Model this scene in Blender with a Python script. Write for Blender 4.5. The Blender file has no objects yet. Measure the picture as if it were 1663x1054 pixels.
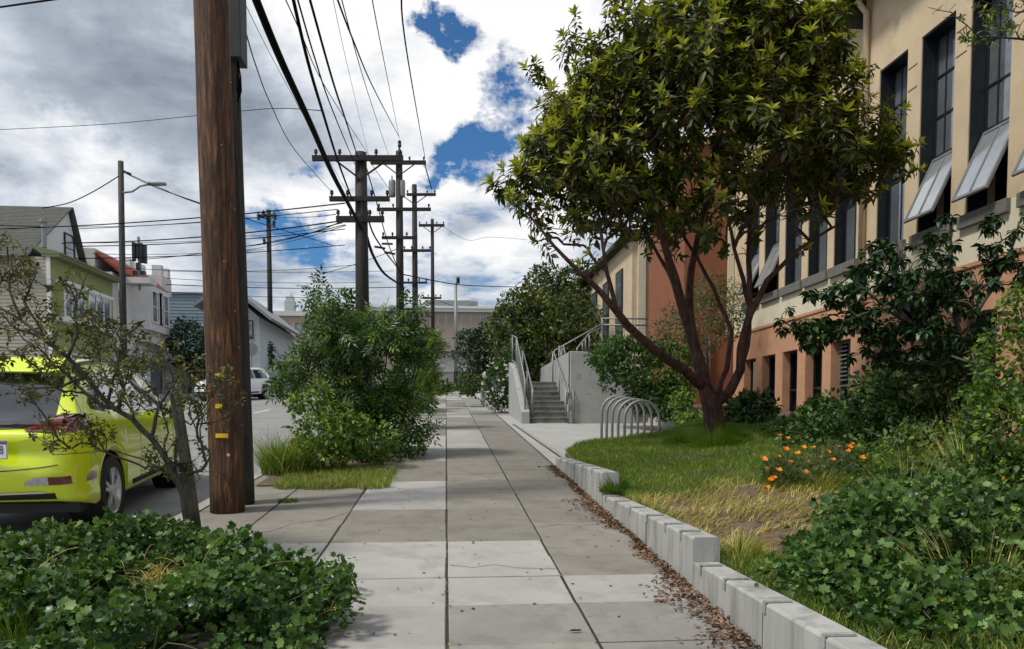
import bpy, bmesh, math, random
import numpy as np
from mathutils import Vector, Matrix
from mathutils.bvhtree import BVHTree

R = math.radians
rnd = random.Random(7)
npr = np.random.RandomState(11)
S = bpy.context.scene
COL = S.collection

# ------------------------------------------------------------------ camera
F, CX, CY = 1250.0, 831.5, 750.5           # focal length and optical centre in photo pixels (1663 wide)
CAMH, PITCH, YAW = 1.5, R(-3.0), R(4.87)
cam_d = bpy.data.cameras.new("camera"); cam = bpy.data.objects.new("camera", cam_d); COL.objects.link(cam)
cam_d.sensor_width = 36; cam_d.lens = 36 * F / 1663; cam_d.shift_y = (CY - 527) / 1663
cam_d.clip_start = .05; cam_d.clip_end = 3000
cam.location = (0, 0, CAMH); cam.rotation_euler = (R(90) + PITCH, 0, -YAW)
S.camera = cam

# ------------------------------------------------------------------ sun, sky, exposure
SUN_EL, SUN_AZ = R(56), R(-112)             # azimuth measured from +Y towards +X
sd = bpy.data.lights.new("sun", 'SUN'); sd.energy = 2.8; sd.angle = R(9); sd.color = (1, .94, .84)
sun = bpy.data.objects.new("sun", sd); COL.objects.link(sun)
sv = Vector((math.sin(SUN_AZ) * math.cos(SUN_EL), math.cos(SUN_AZ) * math.cos(SUN_EL), math.sin(SUN_EL)))
sun.rotation_euler = sv.to_track_quat('Z', 'Y').to_euler()
S.view_settings.view_transform = 'Standard'; S.view_settings.look = 'None'
S.view_settings.exposure = 0.18; S.view_settings.gamma = 1

def cam_basis():
    r = Vector((math.cos(YAW), -math.sin(YAW), 0))
    f = Vector((math.sin(YAW) * math.cos(PITCH), math.cos(YAW) * math.cos(PITCH), math.sin(PITCH)))
    return r, f, r.cross(f)
CR, CF, CU = cam_basis()
def ray(px, py): return (CF + CR * ((px - CX) / F) + CU * ((CY - py) / F))
def at(px, py, Y):
    d = ray(px, py); k = Y / d.y
    return Vector((d.x * k, Y, CAMH + d.z * k))
def atX(px, py, X):
    d = ray(px, py); k = X / d.x
    return Vector((X, d.y * k, CAMH + d.z * k))
SL = .0664
YT = 64.0
def gz(y): return SL * min(y, YT)
def gnd(px, py, dz=0.0):
    d = ray(px, py); k = (dz - CAMH) / (d.z - SL * d.y)
    return Vector((d.x * k, d.y * k, CAMH + d.z * k))
def mpp(Y): return Y / F                      # metres per photo pixel at distance Y

# ---- world
W = bpy.data.worlds.new("World"); S.world = W; W.use_nodes = True
nt = W.node_tree; nt.nodes.clear()
def N(tree, typ, **kw):
    n = tree.nodes.new(typ)
    for k, v in kw.items():
        if k in n.inputs.keys() if hasattr(n, 'inputs') else False: n.inputs[k].default_value = v
        else: setattr(n, k, v)
    return n
def mth(tree, op, a, b=None, c=None, clamp=False):
    n = tree.nodes.new('ShaderNodeMath'); n.operation = op; n.use_clamp = clamp
    for i, v in enumerate((a, b, c)):
        if v is None: continue
        if isinstance(v, (int, float)): n.inputs[i].default_value = v
        else: tree.links.new(v, n.inputs[i])
    return n.outputs[0]
def vmth(tree, op, a, b=None):
    n = tree.nodes.new('ShaderNodeVectorMath'); n.operation = op
    for i, v in enumerate((a, b)):
        if v is None: continue
        if isinstance(v, (tuple, Vector)): n.inputs[i].default_value = v
        else: tree.links.new(v, n.inputs[i])
    return n
def mixc(tree, fac, a, b, mode='MIX'):
    n = tree.nodes.new('ShaderNodeMix'); n.data_type = 'RGBA'; n.blend_type = mode
    for s, v in ((0, fac), (6, a), (7, b)):
        if isinstance(v, (int, float)): n.inputs[s].default_value = v
        elif isinstance(v, tuple): n.inputs[s].default_value = (*v[:3], 1)
        else: tree.links.new(v, n.inputs[s])
    return n.outputs[2]
def ramp(tree, fac, stops, interp='LINEAR'):
    n = tree.nodes.new('ShaderNodeValToRGB'); n.color_ramp.interpolation = interp
    el = n.color_ramp.elements
    while len(el) < len(stops): el.new(.5)
    for e, (p, c) in zip(el, stops):
        e.position = p; e.color = (*c[:3], 1) if isinstance(c, tuple) else (c, c, c, 1)
    tree.links.new(fac, n.inputs[0]); return n.outputs[0]
def noise(tree, vec, scale, detail=4, rough=.55, dist=0.0):
    n = tree.nodes.new('ShaderNodeTexNoise'); n.inputs['Scale'].default_value = scale
    n.inputs['Detail'].default_value = detail; n.inputs['Roughness'].default_value = rough
    n.inputs['Distortion'].default_value = dist
    if vec is not None: tree.links.new(vec, n.inputs['Vector'])
    return n.outputs[0]
tc = nt.nodes.new('ShaderNodeTexCoord'); dirv = tc.outputs['Generated']
sep = nt.nodes.new('ShaderNodeSeparateXYZ'); nt.links.new(dirv, sep.inputs[0])
zz = mth(nt, 'ADD', mth(nt, 'MAXIMUM', sep.outputs[2], 0.0), .16)
cmb = nt.nodes.new('ShaderNodeCombineXYZ')
nt.links.new(mth(nt, 'DIVIDE', sep.outputs[0], zz), cmb.inputs[0])
nt.links.new(mth(nt, 'DIVIDE', sep.outputs[1], zz), cmb.inputs[1])
nt.links.new(mth(nt, 'MULTIPLY', sep.outputs[2], 2.0), cmb.inputs[2])
cv = cmb.outputs[0]
big = noise(nt, cv, 1.1, 3, .5)
fine = noise(nt, cv, 3.6, 10, .6, .25)
finer = noise(nt, cv, 11, 8, .65, .4)
dens = mth(nt, 'ADD', mth(nt, 'ADD', mth(nt, 'MULTIPLY', big, .35), mth(nt, 'MULTIPLY', mth(nt, 'SUBTRACT', finer, .5), .45)), mth(nt, 'MULTIPLY', fine, 1.15))   # about .75 on average
# breaks in the cloud (direction, angular radius, strength) and heavier banks
_wn = nt.nodes.new('ShaderNodeTexNoise'); _wn.inputs['Scale'].default_value = 9; _wn.inputs['Detail'].default_value = 7; _wn.inputs['Roughness'].default_value = .62
nt.links.new(dirv, _wn.inputs['Vector'])
_w = vmth(nt, 'SCALE', vmth(nt, 'SUBTRACT', _wn.outputs[1], (.5, .5, .5)).outputs[0]); _w.inputs['Scale'].default_value = .22
dirw = vmth(nt, 'ADD', dirv, _w.outputs[0]).outputs[0]
def lobe(px, py, rad, amt):
    d = ray(px, py).normalized()
    dt = vmth(nt, 'DISTANCE', dirw, tuple(d)).outputs['Value']
    g = nt.nodes.new('ShaderNodeMapRange'); g.interpolation_type = 'SMOOTHSTEP'
    nt.links.new(dt, g.inputs[0]); g.inputs[1].default_value = rad; g.inputs[2].default_value = 0
    g.inputs[3].default_value = 0; g.inputs[4].default_value = amt
    return g.outputs[0]
for l in ((700, 38, .045, -.38), (740, 42, .05, -.38), (805, 160, .06, -.34), (760, 195, .06, -.33), (725, 250, .055, -.33), (780, 272, .07, -.38), (690, 285, .045, -.26), (840, 205, .05, -.22),
          (330, 375, .045, -.34), (400, 372, .045, -.30), (470, 395, .07, -.34), (530, 372, .06, -.34), (590, 300, .04, -.2), (700, 385, .03, -.22), (480, 258, .02, -.2), (210, 40, .3, .10), (130, 130, .25, .12), (560, 120, .18, .1), (700, 120, .10, .12), (850, 60, .14, .12), (640, 330, .05, .1), (830, 330, .12, .12), (700, 340, .10, .06), (200, 330, .12, .12)):
    dens = mth(nt, 'ADD', dens, lobe(*l))
mask = ramp(nt, dens, [(.43, 0.0), (.56, .45), (.70, 1.0)], 'LINEAR')
shade = noise(nt, cv, 1.7, 7, .58, .3)
shade = mth(nt, 'ADD', mth(nt, 'MULTIPLY', shade, .8), mth(nt, 'MULTIPLY', fine, .5))
for l in ((250, 60, .07, -.08), (90, 130, .08, -.08), (170, 300, .07, .10), (120, 240, .06, .1), (200, 90, .28, -.07), (140, 180, .18, -.07), (330, 200, .16, -.08), (420, 170, .12, -.08), (600, 40, .16, .10), (780, 90, .2, .12), (40, 210, .10, .14), (500, 40, .12, .10), (900, 200, .2, .10), (740, 470, .12, -.10), (450, 300, .12, .12), (200, 280, .14, .06), (660, 330, .12, .12), (830, 230, .06, .1), (850, 340, .12, .12)):
    shade = mth(nt, 'ADD', shade, lobe(*l))
ccol = ramp(nt, shade, [(.36, (.26, .30, .37)), (.54, (.44, .49, .57)), (.66, (.68, .73, .80)), (.80, (1.0, 1.0, 1.0))])
cgain = nt.nodes.new('ShaderNodeVectorMath'); cgain.operation = 'SCALE'
nt.links.new(ccol, cgain.inputs[0]); cgain.inputs['Scale'].default_value = 8.8
sky = nt.nodes.new('ShaderNodeTexSky'); sky.sky_type = 'NISHITA'; sky.sun_disc = False
sky.sun_elevation = SUN_EL; sky.sun_rotation = SUN_AZ; sky.altitude = 50
skyc = mixc(nt, 1.0, sky.outputs[0], (.34, .66, .95), 'MULTIPLY')
outc = mixc(nt, mask, skyc, cgain.outputs[0])
bg = nt.nodes.new('ShaderNodeBackground'); bg.inputs[1].default_value = .1
nt.links.new(outc, bg.inputs[0])
wo = nt.nodes.new('ShaderNodeOutputWorld'); nt.links.new(bg.outputs[0], wo.inputs[0])

# ------------------------------------------------------------------ materials
MATS = {}
def mat(name, col, rough=.7, var=.12, vscale=8, bump=.0, bscale=40, metal=0.0, spec=.5, coat=0.0, col2=None, stretch=None, island=0.0, trans=0.0, stain=None):
    """procedural Principled material: colour broken by noise (object coords), optional second colour, bump"""
    if name in MATS: return MATS[name]
    m = bpy.data.materials.new(name); m.use_nodes = True; t = m.node_tree
    b = t.nodes['Principled BSDF']; out = t.nodes['Material Output']
    co = t.nodes.new('ShaderNodeTexCoord').outputs['Object']
    if stretch:
        mp = t.nodes.new('ShaderNodeMapping'); mp.inputs['Scale'].default_value = stretch; t.links.new(co, mp.inputs[0]); co = mp.outputs[0]
    n1 = noise(t, co, vscale, 6, .6)
    c2 = col2 if col2 else tuple(c * (1 - var * 2.2) for c in col)
    c = ramp(t, n1, [(.35, c2), (.65, col)])
    if var and not col2:
        n2 = noise(t, co, vscale * 9, 3, .7)
        c = mixc(t, 1.0, c, ramp(t, n2, [(.3, 1 - var), (.7, 1.0)]), 'MULTIPLY')
    if stain:
        n3 = noise(t, co, stain[1], 5, .6)
        c = mixc(t, ramp(t, n3, [(stain[2], 0.0), (stain[2] + .12, stain[3])]), c, stain[0])
    if island:
        g = t.nodes.new('ShaderNodeNewGeometry')
        c = mixc(t, 1.0, c, ramp(t, g.outputs['Random Per Island'], [(0, 1 - island), (1, 1 + island * .5)]), 'MULTIPLY')
    t.links.new(c, b.inputs['Base Color'])
    b.inputs['Roughness'].default_value = rough; b.inputs['Metallic'].default_value = metal
    b.inputs['Specular IOR Level'].default_value = spec
    b.inputs['Coat Weight'].default_value = coat; b.inputs['Coat Roughness'].default_value = .04
    if bump:
        nb = noise(t, co, bscale, 5, .65)
        bp = t.nodes.new('ShaderNodeBump'); bp.inputs['Strength'].default_value = bump; bp.inputs['Distance'].default_value = .02
        t.links.new(nb, bp.inputs['Height']); t.links.new(bp.outputs[0], b.inputs['Normal'])
    MATS[name] = m; return m
def leafmat(name, dark, mid, light, rough=.45, trans=.25, thr=(.0, .55, 1.0), spec=.35):
    if name in MATS: return MATS[name]
    m = bpy.data.materials.new(name); m.use_nodes = True; t = m.node_tree
    b = t.nodes['Principled BSDF']; out = t.nodes['Material Output']
    g = t.nodes.new('ShaderNodeNewGeometry')
    co = t.nodes.new('ShaderNodeTexCoord').outputs['Object']
    nz = noise(t, co, 2.2, 3, .6)
    f = mth(t, 'ADD', mth(t, 'MULTIPLY', g.outputs['Random Per Island'], .7), mth(t, 'MULTIPLY', mth(t, 'SUBTRACT', nz, .5), 1.2))
    f = mth(t, 'ADD', f, .15)
    c = ramp(t, f, [(thr[0], dark), (thr[1], mid), (thr[2], light)])
    t.links.new(c, b.inputs['Base Color']); b.inputs['Roughness'].default_value = rough
    b.inputs['Specular IOR Level'].default_value = spec
    tr = t.nodes.new('ShaderNodeBsdfTranslucent'); t.links.new(mixc(t, 1.0, c, (1.5, 1.5, .6), 'MULTIPLY'), tr.inputs[0])
    mx = t.nodes.new('ShaderNodeMixShader'); mx.inputs[0].default_value = trans
    t.links.new(b.outputs[0], mx.inputs[1]); t.links.new(tr.outputs[0], mx.inputs[2]); t.links.new(mx.outputs[0], out.inputs[0])
    MATS[name] = m; return m
def paint(name, col, rough=.25, coat=1.0, metal=0.0, spec=.5):
    return mat(name, col, rough, .02, 3, metal=metal, coat=coat, spec=spec)
def wood_mat(name, c1, c2, c3, sc=9, bump=.6):
    m = bpy.data.materials.new(name); m.use_nodes = True; t = m.node_tree; b = t.nodes['Principled BSDF']
    co = t.nodes.new('ShaderNodeTexCoord').outputs['Object']
    mp = t.nodes.new('ShaderNodeMapping'); mp.inputs['Scale'].default_value = (1, 1, .06); t.links.new(co, mp.inputs[0])
    n1 = noise(t, mp.outputs[0], sc * 3.2, 8, .7, .5)
    n2 = noise(t, co, 2.3, 5, .65, .6)
    mp2 = t.nodes.new('ShaderNodeMapping'); mp2.inputs['Scale'].default_value = (1, 1, .18); t.links.new(co, mp2.inputs[0])
    n3 = noise(t, mp2.outputs[0], 14, 6, .7, 1.0)
    c = ramp(t, n1, [(.34, c3), (.5, c2), (.66, c1)])
    c = mixc(t, ramp(t, n3, [(.46, 0.0), (.62, .75)]), c, c3)
    c = mixc(t, ramp(t, n2, [(.5, 0.0), (.7, .5)]), c, tuple(x * .5 for x in c2))
    t.links.new(c, b.inputs['Base Color']); b.inputs['Roughness'].default_value = .75
    bp = t.nodes.new('ShaderNodeBump'); bp.inputs['Strength'].default_value = bump; bp.inputs['Distance'].default_value = .015
    t.links.new(n1, bp.inputs['Height']); t.links.new(bp.outputs[0], b.inputs['Normal'])
    MATS[name] = m; return m

M_conc_l = mat('concrete_light', (.385, .38, .36), .85, .07, 1.7, .3, 90, stain=((.27, .26, .235), 3.3, .52, .6), island=.10)
M_conc_b = mat('concrete_tan', (.255, .242, .21), .9, .09, 1.9, .4, 130, stain=((.16, .145, .12), 3.6, .52, .6), island=.12)
M_conc_g = mat('concrete_grey', (.30, .295, .27), .9, .09, 2.1, .35, 120, stain=((.19, .18, .16), 3.9, .52, .6), island=.12)
M_joint = mat('joint_dirt', (.05, .045, .035), .95, .3, 20, .4, 60)
M_plaza = mat('plaza_concrete', (.40, .40, .385), .85, .06, 1.4, .2, 80, stain=((.3, .3, .28), 2, .55, .5))
M_wallc = mat('wall_concrete', (.42, .425, .41), .85, .10, 4, .3, 50, stretch=(1, 1, .15), stain=((.19, .19, .165), 5, .50, .7))
M_stairc = mat('stair_concrete', (.30, .30, .27), .88, .12, 3, .3, 60, stain=((.13, .13, .11), 3.2, .52, .8))
M_cheek = mat('cheek_concrete', (.40, .41, .40), .85, .08, 2.5, .25, 60, stain=((.17, .17, .15), 2.6, .57, .7))
M_asph = mat('asphalt', (.27, .27, .26), .85, .10, 1.2, .35, 160, stain=((.15, .15, .145), .7, .58, .5))
M_ground = mat('earth', (.12, .10, .07), .95, .2, 1, .4, 20)
M_soil = mat('bed_soil', (.17, .115, .075), .95, .3, 12, .7, 60, col2=(.07, .05, .035))
M_white = mat('road_paint', (.72, .72, .70), .7, .1, 6)
M_galv = mat('galvanised_steel', (.33, .345, .35), .58, .14, 14, metal=.55, bump=.05)
M_galv_d = mat('dull_steel', (.28, .30, .30), .55, .12, 10, metal=.5)
M_cream = mat('cream_stucco', (.64, .51, .34), .9, .06, 1.6, .25, 70, stain=((.47, .36, .23), 1.2, .53, .6))
M_creamw = mat('pale_stucco', (.68, .63, .48), .9, .05, 1.6, .2, 70, stain=((.58, .52, .38), 1.5, .56, .5))
M_pink = mat('pink_stucco', (.60, .33, .20), .9, .08, 1.3, .3, 60, stain=((.46, .22, .125), 1.5, .52, .7))
M_terra = mat('terracotta_stucco', (.26, .098, .046), .9, .07, 1.3, .3, 60, stain=((.18, .065, .035), 2, .55, .6))
M_sill = mat('grey_sill', (.17, .165, .15), .85, .1, 8, .2, 60)
M_frame = mat('dark_frame', (.014, .018, .025), .4, .1, 8)
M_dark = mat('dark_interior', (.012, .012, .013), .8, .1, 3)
M_glass = mat('window_glass', (.30, .34, .38), .05, .15, 1.2, metal=.55, spec=1.0)
M_frost = mat('pale_sash_glass', (.46, .49, .53), .12, .12, 1.5, metal=.35, spec=.8, coat=.6)
M_pole_b = wood_mat('creosoted_wood', (.25, .115, .045), (.085, .035, .014), (.010, .006, .004), 10, 1.0)
M_pole_g = wood_mat('weathered_wood', (.075, .072, .062), (.032, .030, .027), (.010, .010, .009), 7)
M_pole_d = wood_mat('dark_wood', (.022, .018, .015), (.012, .010, .009), (.005, .004, .004), 8, .3)
M_black = mat('black_rubber', (.008, .008, .009), .6, .1, 8)
M_wire = mat('cable_black', (.004, .004, .005), .9, .1, 5, spec=.1)
M_bark = mat('reddish_bark', (.11, .042, .027), .8, .2, 16, 1.0, 30, stretch=(1, 1, .35), col2=(.014, .009, .007))
M_bark_g = mat('grey_bark', (.12, .115, .08), .85, .2, 14, .8, 40, stretch=(1, 1, .35), col2=(.035, .032, .025))
M_bark_d = mat('dark_bark', (.06, .045, .032), .85, .2, 12, .6, 40)
M_stem = mat('green_stem', (.10, .12, .05), .7, .2, 12)
M_yellow = paint('lime_yellow_paint', (.66, .80, .006), .3)
M_carwhite = paint('white_car_paint', (.72, .73, .74), .3)
M_cardark = paint('dark_car_paint', (.03, .035, .045), .3)
M_tint = mat('tinted_glass', (.012, .016, .02), .05, .0, 3, spec=1.0, coat=1.0)
M_red = mat('red_lens', (.14, .002, .008), .12, .1, 6, coat=1.0)
M_clear = mat('clear_lens', (.6, .6, .62), .15, .2, 30, coat=1.0)
M_rim = mat('alloy_rim', (.62, .63, .65), .3, .05, 6, metal=.6)
M_chrome = mat('silver_trim', (.7, .7, .72), .35, .03, 5, metal=.1)
M_tag_y = mat('yellow_tag', (.80, .50, .01), .45, .05, 9)
M_tile = mat('red_roof_tile', (.30, .062, .042), .8, .15, 6, .4, 20)
M_shing = mat('grey_shingle', (.11, .115, .105), .9, .12, 5, .5, 30)

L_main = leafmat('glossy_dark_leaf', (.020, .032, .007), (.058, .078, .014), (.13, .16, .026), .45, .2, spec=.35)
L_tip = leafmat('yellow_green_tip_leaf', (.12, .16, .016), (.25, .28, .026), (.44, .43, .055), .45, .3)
L_elder = leafmat('mid_green_leaf', (.020, .052, .012), (.050, .115, .022), (.105, .19, .035), .5, .25)
L_lime = leafmat('fresh_green_leaf', (.06, .12, .015), (.15, .24, .025), (.30, .38, .05), .5, .3)
L_mallow = leafmat('mallow_leaf', (.022, .062, .014), (.070, .150, .032), (.22, .33, .10), .5, .25)
L_pitt = leafmat('hedge_leaf', (.014, .028, .007), (.062, .088, .013), (.22, .25, .028), .5, .2)
L_dark = leafmat('deep_green_leaf', (.006, .020, .006), (.014, .046, .012), (.035, .095, .022), .38, .1, spec=.45)
L_grass = leafmat('lawn_blade', (.045, .10, .010), (.10, .19, .016), (.22, .30, .03), .6, .3)
L_dry = leafmat('straw_blade', (.30, .24, .07), (.50, .42, .14), (.72, .62, .28), .7, .25)
L_olive = leafmat('grey_olive_leaf', (.045, .060, .022), (.10, .12, .045), (.18, .19, .08), .6, .2)
L_sap = leafmat('sparse_sapling_leaf', (.03, .035, .012), (.075, .085, .02), (.20, .20, .04), .5, .2)
L_litter = leafmat('dead_leaf', (.05, .025, .015), (.17, .095, .055), (.42, .29, .19), .8, .05)
L_orange = leafmat('poppy_petal', (.65, .17, .005), (.85, .27, .01), (.95, .42, .03), .5, .3)
L_whitef = leafmat('white_petal', (.6, .6, .55), (.75, .75, .7), (.85, .85, .8), .6, .3)

# ------------------------------------------------------------------ mesh helpers
def tag(o, label=None, cat=None, group=None, kind=None):
    if label: o['label'] = label
    if cat: o['category'] = cat
    if group: o['group'] = group
    if kind: o['kind'] = kind
    return o
def thing(name, label, cat, loc=(0, 0, 0), rz=0.0, group=None):
    o = bpy.data.objects.new(name, None); COL.objects.link(o); o.location = loc; o.rotation_euler.z = rz
    o.empty_display_size = .2
    return tag(o, label, cat, group)
class MB:
    def __init__(s): s.v = []; s.f = []; s.m = []
    def add(s, vs, fs, mi=0):
        k = len(s.v); s.v += [tuple(v) for v in vs]; s.f += [tuple(i + k for i in f) for f in fs]; s.m += [mi] * len(fs); return s
    def box(s, x0, x1, y0, y1, z0, z1, mi=0):
        vs = [(x, y, z) for z in (z0, z1) for y in (y0, y1) for x in (x0, x1)]
        return s.add(vs, [(0, 2, 3, 1), (4, 5, 7, 6), (0, 1, 5, 4), (2, 6, 7, 3), (0, 4, 6, 2), (1, 3, 7, 5)], mi)
    def obox(s, c, sx, sy, sz, rz=0, rx=0, ry=0, mi=0):
        M = Matrix.Translation(c) @ Matrix.Rotation(rz, 4, 'Z') @ Matrix.Rotation(ry, 4, 'Y') @ Matrix.Rotation(rx, 4, 'X')
        vs = [M @ Vector((x * sx / 2, y * sy / 2, z * sz / 2)) for z in (-1, 1) for y in (-1, 1) for x in (-1, 1)]
        return s.add(vs, [(0, 2, 3, 1), (4, 5, 7, 6), (0, 1, 5, 4), (2, 6, 7, 3), (0, 4, 6, 2), (1, 3, 7, 5)], mi)
    def beam(s, a, b, w, h, mi=0):
        a, b = Vector(a), Vector(b); d = (b - a).normalized()
        up = Vector((0, 0, 1)) if abs(d.z) < .95 else Vector((0, 1, 0))
        r = d.cross(up).normalized() * (w / 2); u = r.cross(d).normalized() * (h / 2)
        vs = [p + i * r + j * u for p in (a, b) for i, j in ((-1, -1), (1, -1), (1, 1), (-1, 1))]
        return s.add(vs, [(3, 2, 1, 0), (4, 5, 6, 7), (0, 1, 5, 4), (1, 2, 6, 5), (2, 3, 7, 6), (3, 0, 4, 7)], mi)
    def prism(s, poly, axis, a, b, mi=0):
        """poly in the other two axes (in order), extruded along axis from a to b"""
        def mk(p, t):
            if axis == 0: return (t, p[0], p[1])
            if axis == 1: return (p[0], t, p[1])
            return (p[0], p[1], t)
        n = len(poly); vs = [mk(p, a) for p in poly] + [mk(p, b) for p in poly]
        fs = [tuple(range(n))[::-1], tuple(range(n, 2 * n))] + [(i, (i + 1) % n, n + (i + 1) % n, n + i) for i in range(n)]
        return s.add(vs, fs, mi)
    def tube(s, pts, rad, n=8, cap=True, mi=0):
        pts = [Vector(p) for p in pts]
        if not isinstance(rad, (list, tuple)): rad = [rad] * len(pts)
        k0 = len(s.v); prev = None
        for i, p in enumerate(pts):
            d = (pts[min(i + 1, len(pts) - 1)] - pts[max(i - 1, 0)])
            if d.length < 1e-9: d = Vector((0, 0, 1))
            d.normalize()
            if prev is None:
                a = Vector((1, 0, 0)) if abs(d.x) < .9 else Vector((0, 1, 0)); r = d.cross(a).normalized()
            else:
                r = prev - d * prev.dot(d)
                r = r.normalized() if r.length > 1e-6 else d.orthogonal().normalized()
            prev = r; u = d.cross(r)
            for j in range(n):
                t = 2 * math.pi * j / n; s.v.append(tuple(p + (r * math.cos(t) + u * math.sin(t)) * rad[i]))
        for i in range(len(pts) - 1):
            for j in range(n):
                a = k0 + i * n + j; b = k0 + i * n + (j + 1) % n
                s.f.append((a, b, b + n, a + n)); s.m.append(mi)
        if cap:
            s.f.append(tuple(range(k0, k0 + n))[::-1]); s.m.append(mi)
            e = k0 + (len(pts) - 1) * n; s.f.append(tuple(range(e, e + n))); s.m.append(mi)
        return s
    def lathe(s, prof, c, n=20, axis='Z', mi=0):
        k0 = len(s.v)
        for r, h in prof:
            for j in range(n):
                t = 2 * math.pi * j / n; x, y = r * math.cos(t), r * math.sin(t)
                p = (x, y, h) if axis == 'Z' else ((h, x, y) if axis == 'X' else (x, h, y))
                s.v.append((p[0] + c[0], p[1] + c[1], p[2] + c[2]))
        for i in range(len(prof) - 1):
            for j in range(n):
                a = k0 + i * n + j; b = k0 + i * n + (j + 1) % n
                s.f.append((a, b, b + n, a + n)); s.m.append(mi)
        return s
    def build(s, name, mats, parent=None, smooth=False, bevel=0, auto=False, sub=0):
        me = bpy.data.meshes.new(name); me.from_pydata(s.v, [], s.f); me.validate()
        if not isinstance(mats, (list, tuple)): mats = [mats]
        for m in mats: me.materials.append(m)
        if len(mats) > 1 and len(me.polygons) == len(s.m): me.polygons.foreach_set('material_index', s.m)
        o = bpy.data.objects.new(name, me); COL.objects.link(o)
        if parent: o.parent = parent; 
        if smooth: me.polygons.foreach_set('use_smooth', [True] * len(me.polygons))
        if smooth:
            bm = bmesh.new(); bm.from_mesh(me); bmesh.ops.recalc_face_normals(bm, faces=bm.faces); bm.to_mesh(me); bm.free()
            if auto: me.set_sharp_from_angle(angle=R(40))
        if bevel:
            bv = o.modifiers.new('bevel', 'BEVEL'); bv.width = bevel; bv.segments = 2; bv.limit_method = 'ANGLE'; bv.angle_limit = R(40)
        if sub:
            sb = o.modifiers.new('sub', 'SUBSURF'); sb.levels = sub; sb.render_levels = sub
        return o
def strut(name, mb, m, **kw):
    o = mb.build(name, m, **kw); o['kind'] = 'structure'; return o

# ---- leaves: numpy batches
def T_ovate(w=.24, fold=.07, droop=.14):
    v = np.array([(0, 0, 0), (w * .85, .28, fold), (w, .55, fold), (0, 1, -droop), (-w, .55, fold), (-w * .85, .28, fold), (0, .42, -.01)], float)
    f = [(0, 1, 6), (1, 2, 6), (2, 3, 6), (3, 4, 6), (4, 5, 6), (5, 0, 6)]
    return v, f
def T_lobed(n=5):
    pts = [(0, .05, 0)]
    ang = np.linspace(-140, 140, 2 * n - 1)
    for i, a in enumerate(ang):
        r = .52 if i % 2 == 0 else .36
        z = .09 if i % 2 == 0 else .0
        pts.append((math.sin(R(a)) * r, .42 + math.cos(R(a)) * r, z))
    pts.append((0, .38, -.07)); c = len(pts) - 1
    f = [(c, 0, 1)] + [(c, i, i + 1) for i in range(1, 2 * n - 1)] + [(c, 2 * n - 1, 0)]
    return np.array(pts, float), f
def T_pinnate(pairs=3):
    vs, fs = [], []
    def lf(bx, by, ang, L, w):
        k = len(vs); s_, c_ = math.sin(ang), math.cos(ang)
        for (x, y, z) in ((0, 0, 0), (w, .45, .03), (0, 1, -.12), (-w, .45, .03)):
            x, y = x * L, y * L; vs.append((bx + x * c_ + y * s_, by - x * s_ + y * c_, z * L - by * .15))
        fs.append((k, k + 1, k + 2)); fs.append((k, k + 2, k + 3))
    for i in range(pairs):
        t = .12 + .25 * i
        for sd_ in (-1, 1): lf(0, t, sd_ * R(58), .42, .17)
    lf(0, .12 + .25 * pairs - .1, 0, .45, .17)
    k = len(vs); vs.extend([(-.008, 0, 0), (.008, 0, 0), (0, .8, -.12)]); fs.append((k, k + 1, k + 2))
    return np.array(vs, float), fs
def norm(a): return a / np.maximum(np.linalg.norm(a, axis=1, keepdims=True), 1e-9)
def mesh_np(name, V, tmplF, nv, n, mats, parent, idx=None, smooth=False):
    """V (n*nv,3); template faces (all tris)"""
    tf = np.array(tmplF, np.int32); k = len(tf)
    Fs = (tf[None] + (np.arange(n) * nv)[:, None, None]).reshape(-1)
    me = bpy.data.meshes.new(name)
    me.vertices.add(len(V)); me.vertices.foreach_set('co', V.astype(np.float32).ravel())
    me.loops.add(len(Fs)); me.loops.foreach_set('vertex_index', Fs.astype(np.int32))
    me.polygons.add(n * k); me.polygons.foreach_set('loop_start', np.arange(0, n * k * 3, 3, dtype=np.int32))
    for m in mats: me.materials.append(m)
    if idx is not None: me.polygons.foreach_set('material_index', np.repeat(idx, k).astype(np.int32))
    if smooth: me.polygons.foreach_set('use_smooth', np.ones(n * k, bool))
    me.update(calc_edges=True); me.validate()
    o = bpy.data.objects.new(name, me); COL.objects.link(o)
    if parent: o.parent = parent
    return o
def leaves(name, P, D, U, size, tmpl, mats, parent=None, idx=None):
    """P positions, D leaf axis, U approximate leaf normal"""
    tv, tf = tmpl; n = len(P)
    D = norm(D); X = norm(np.cross(D, U)); Z = np.cross(X, D)
    sz = np.broadcast_to(np.asarray(size, float), (n,))[:, None, None]
    V = (tv[None, :, 0:1] * X[:, None] + tv[None, :, 1:2] * D[:, None] + tv[None, :, 2:3] * Z[:, None]) * sz + P[:, None]
    if not isinstance(mats, (list, tuple)): mats = [mats]
    return mesh_np(name, V.reshape(-1, 3), tf, len(tv), n, mats, parent, idx)
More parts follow.
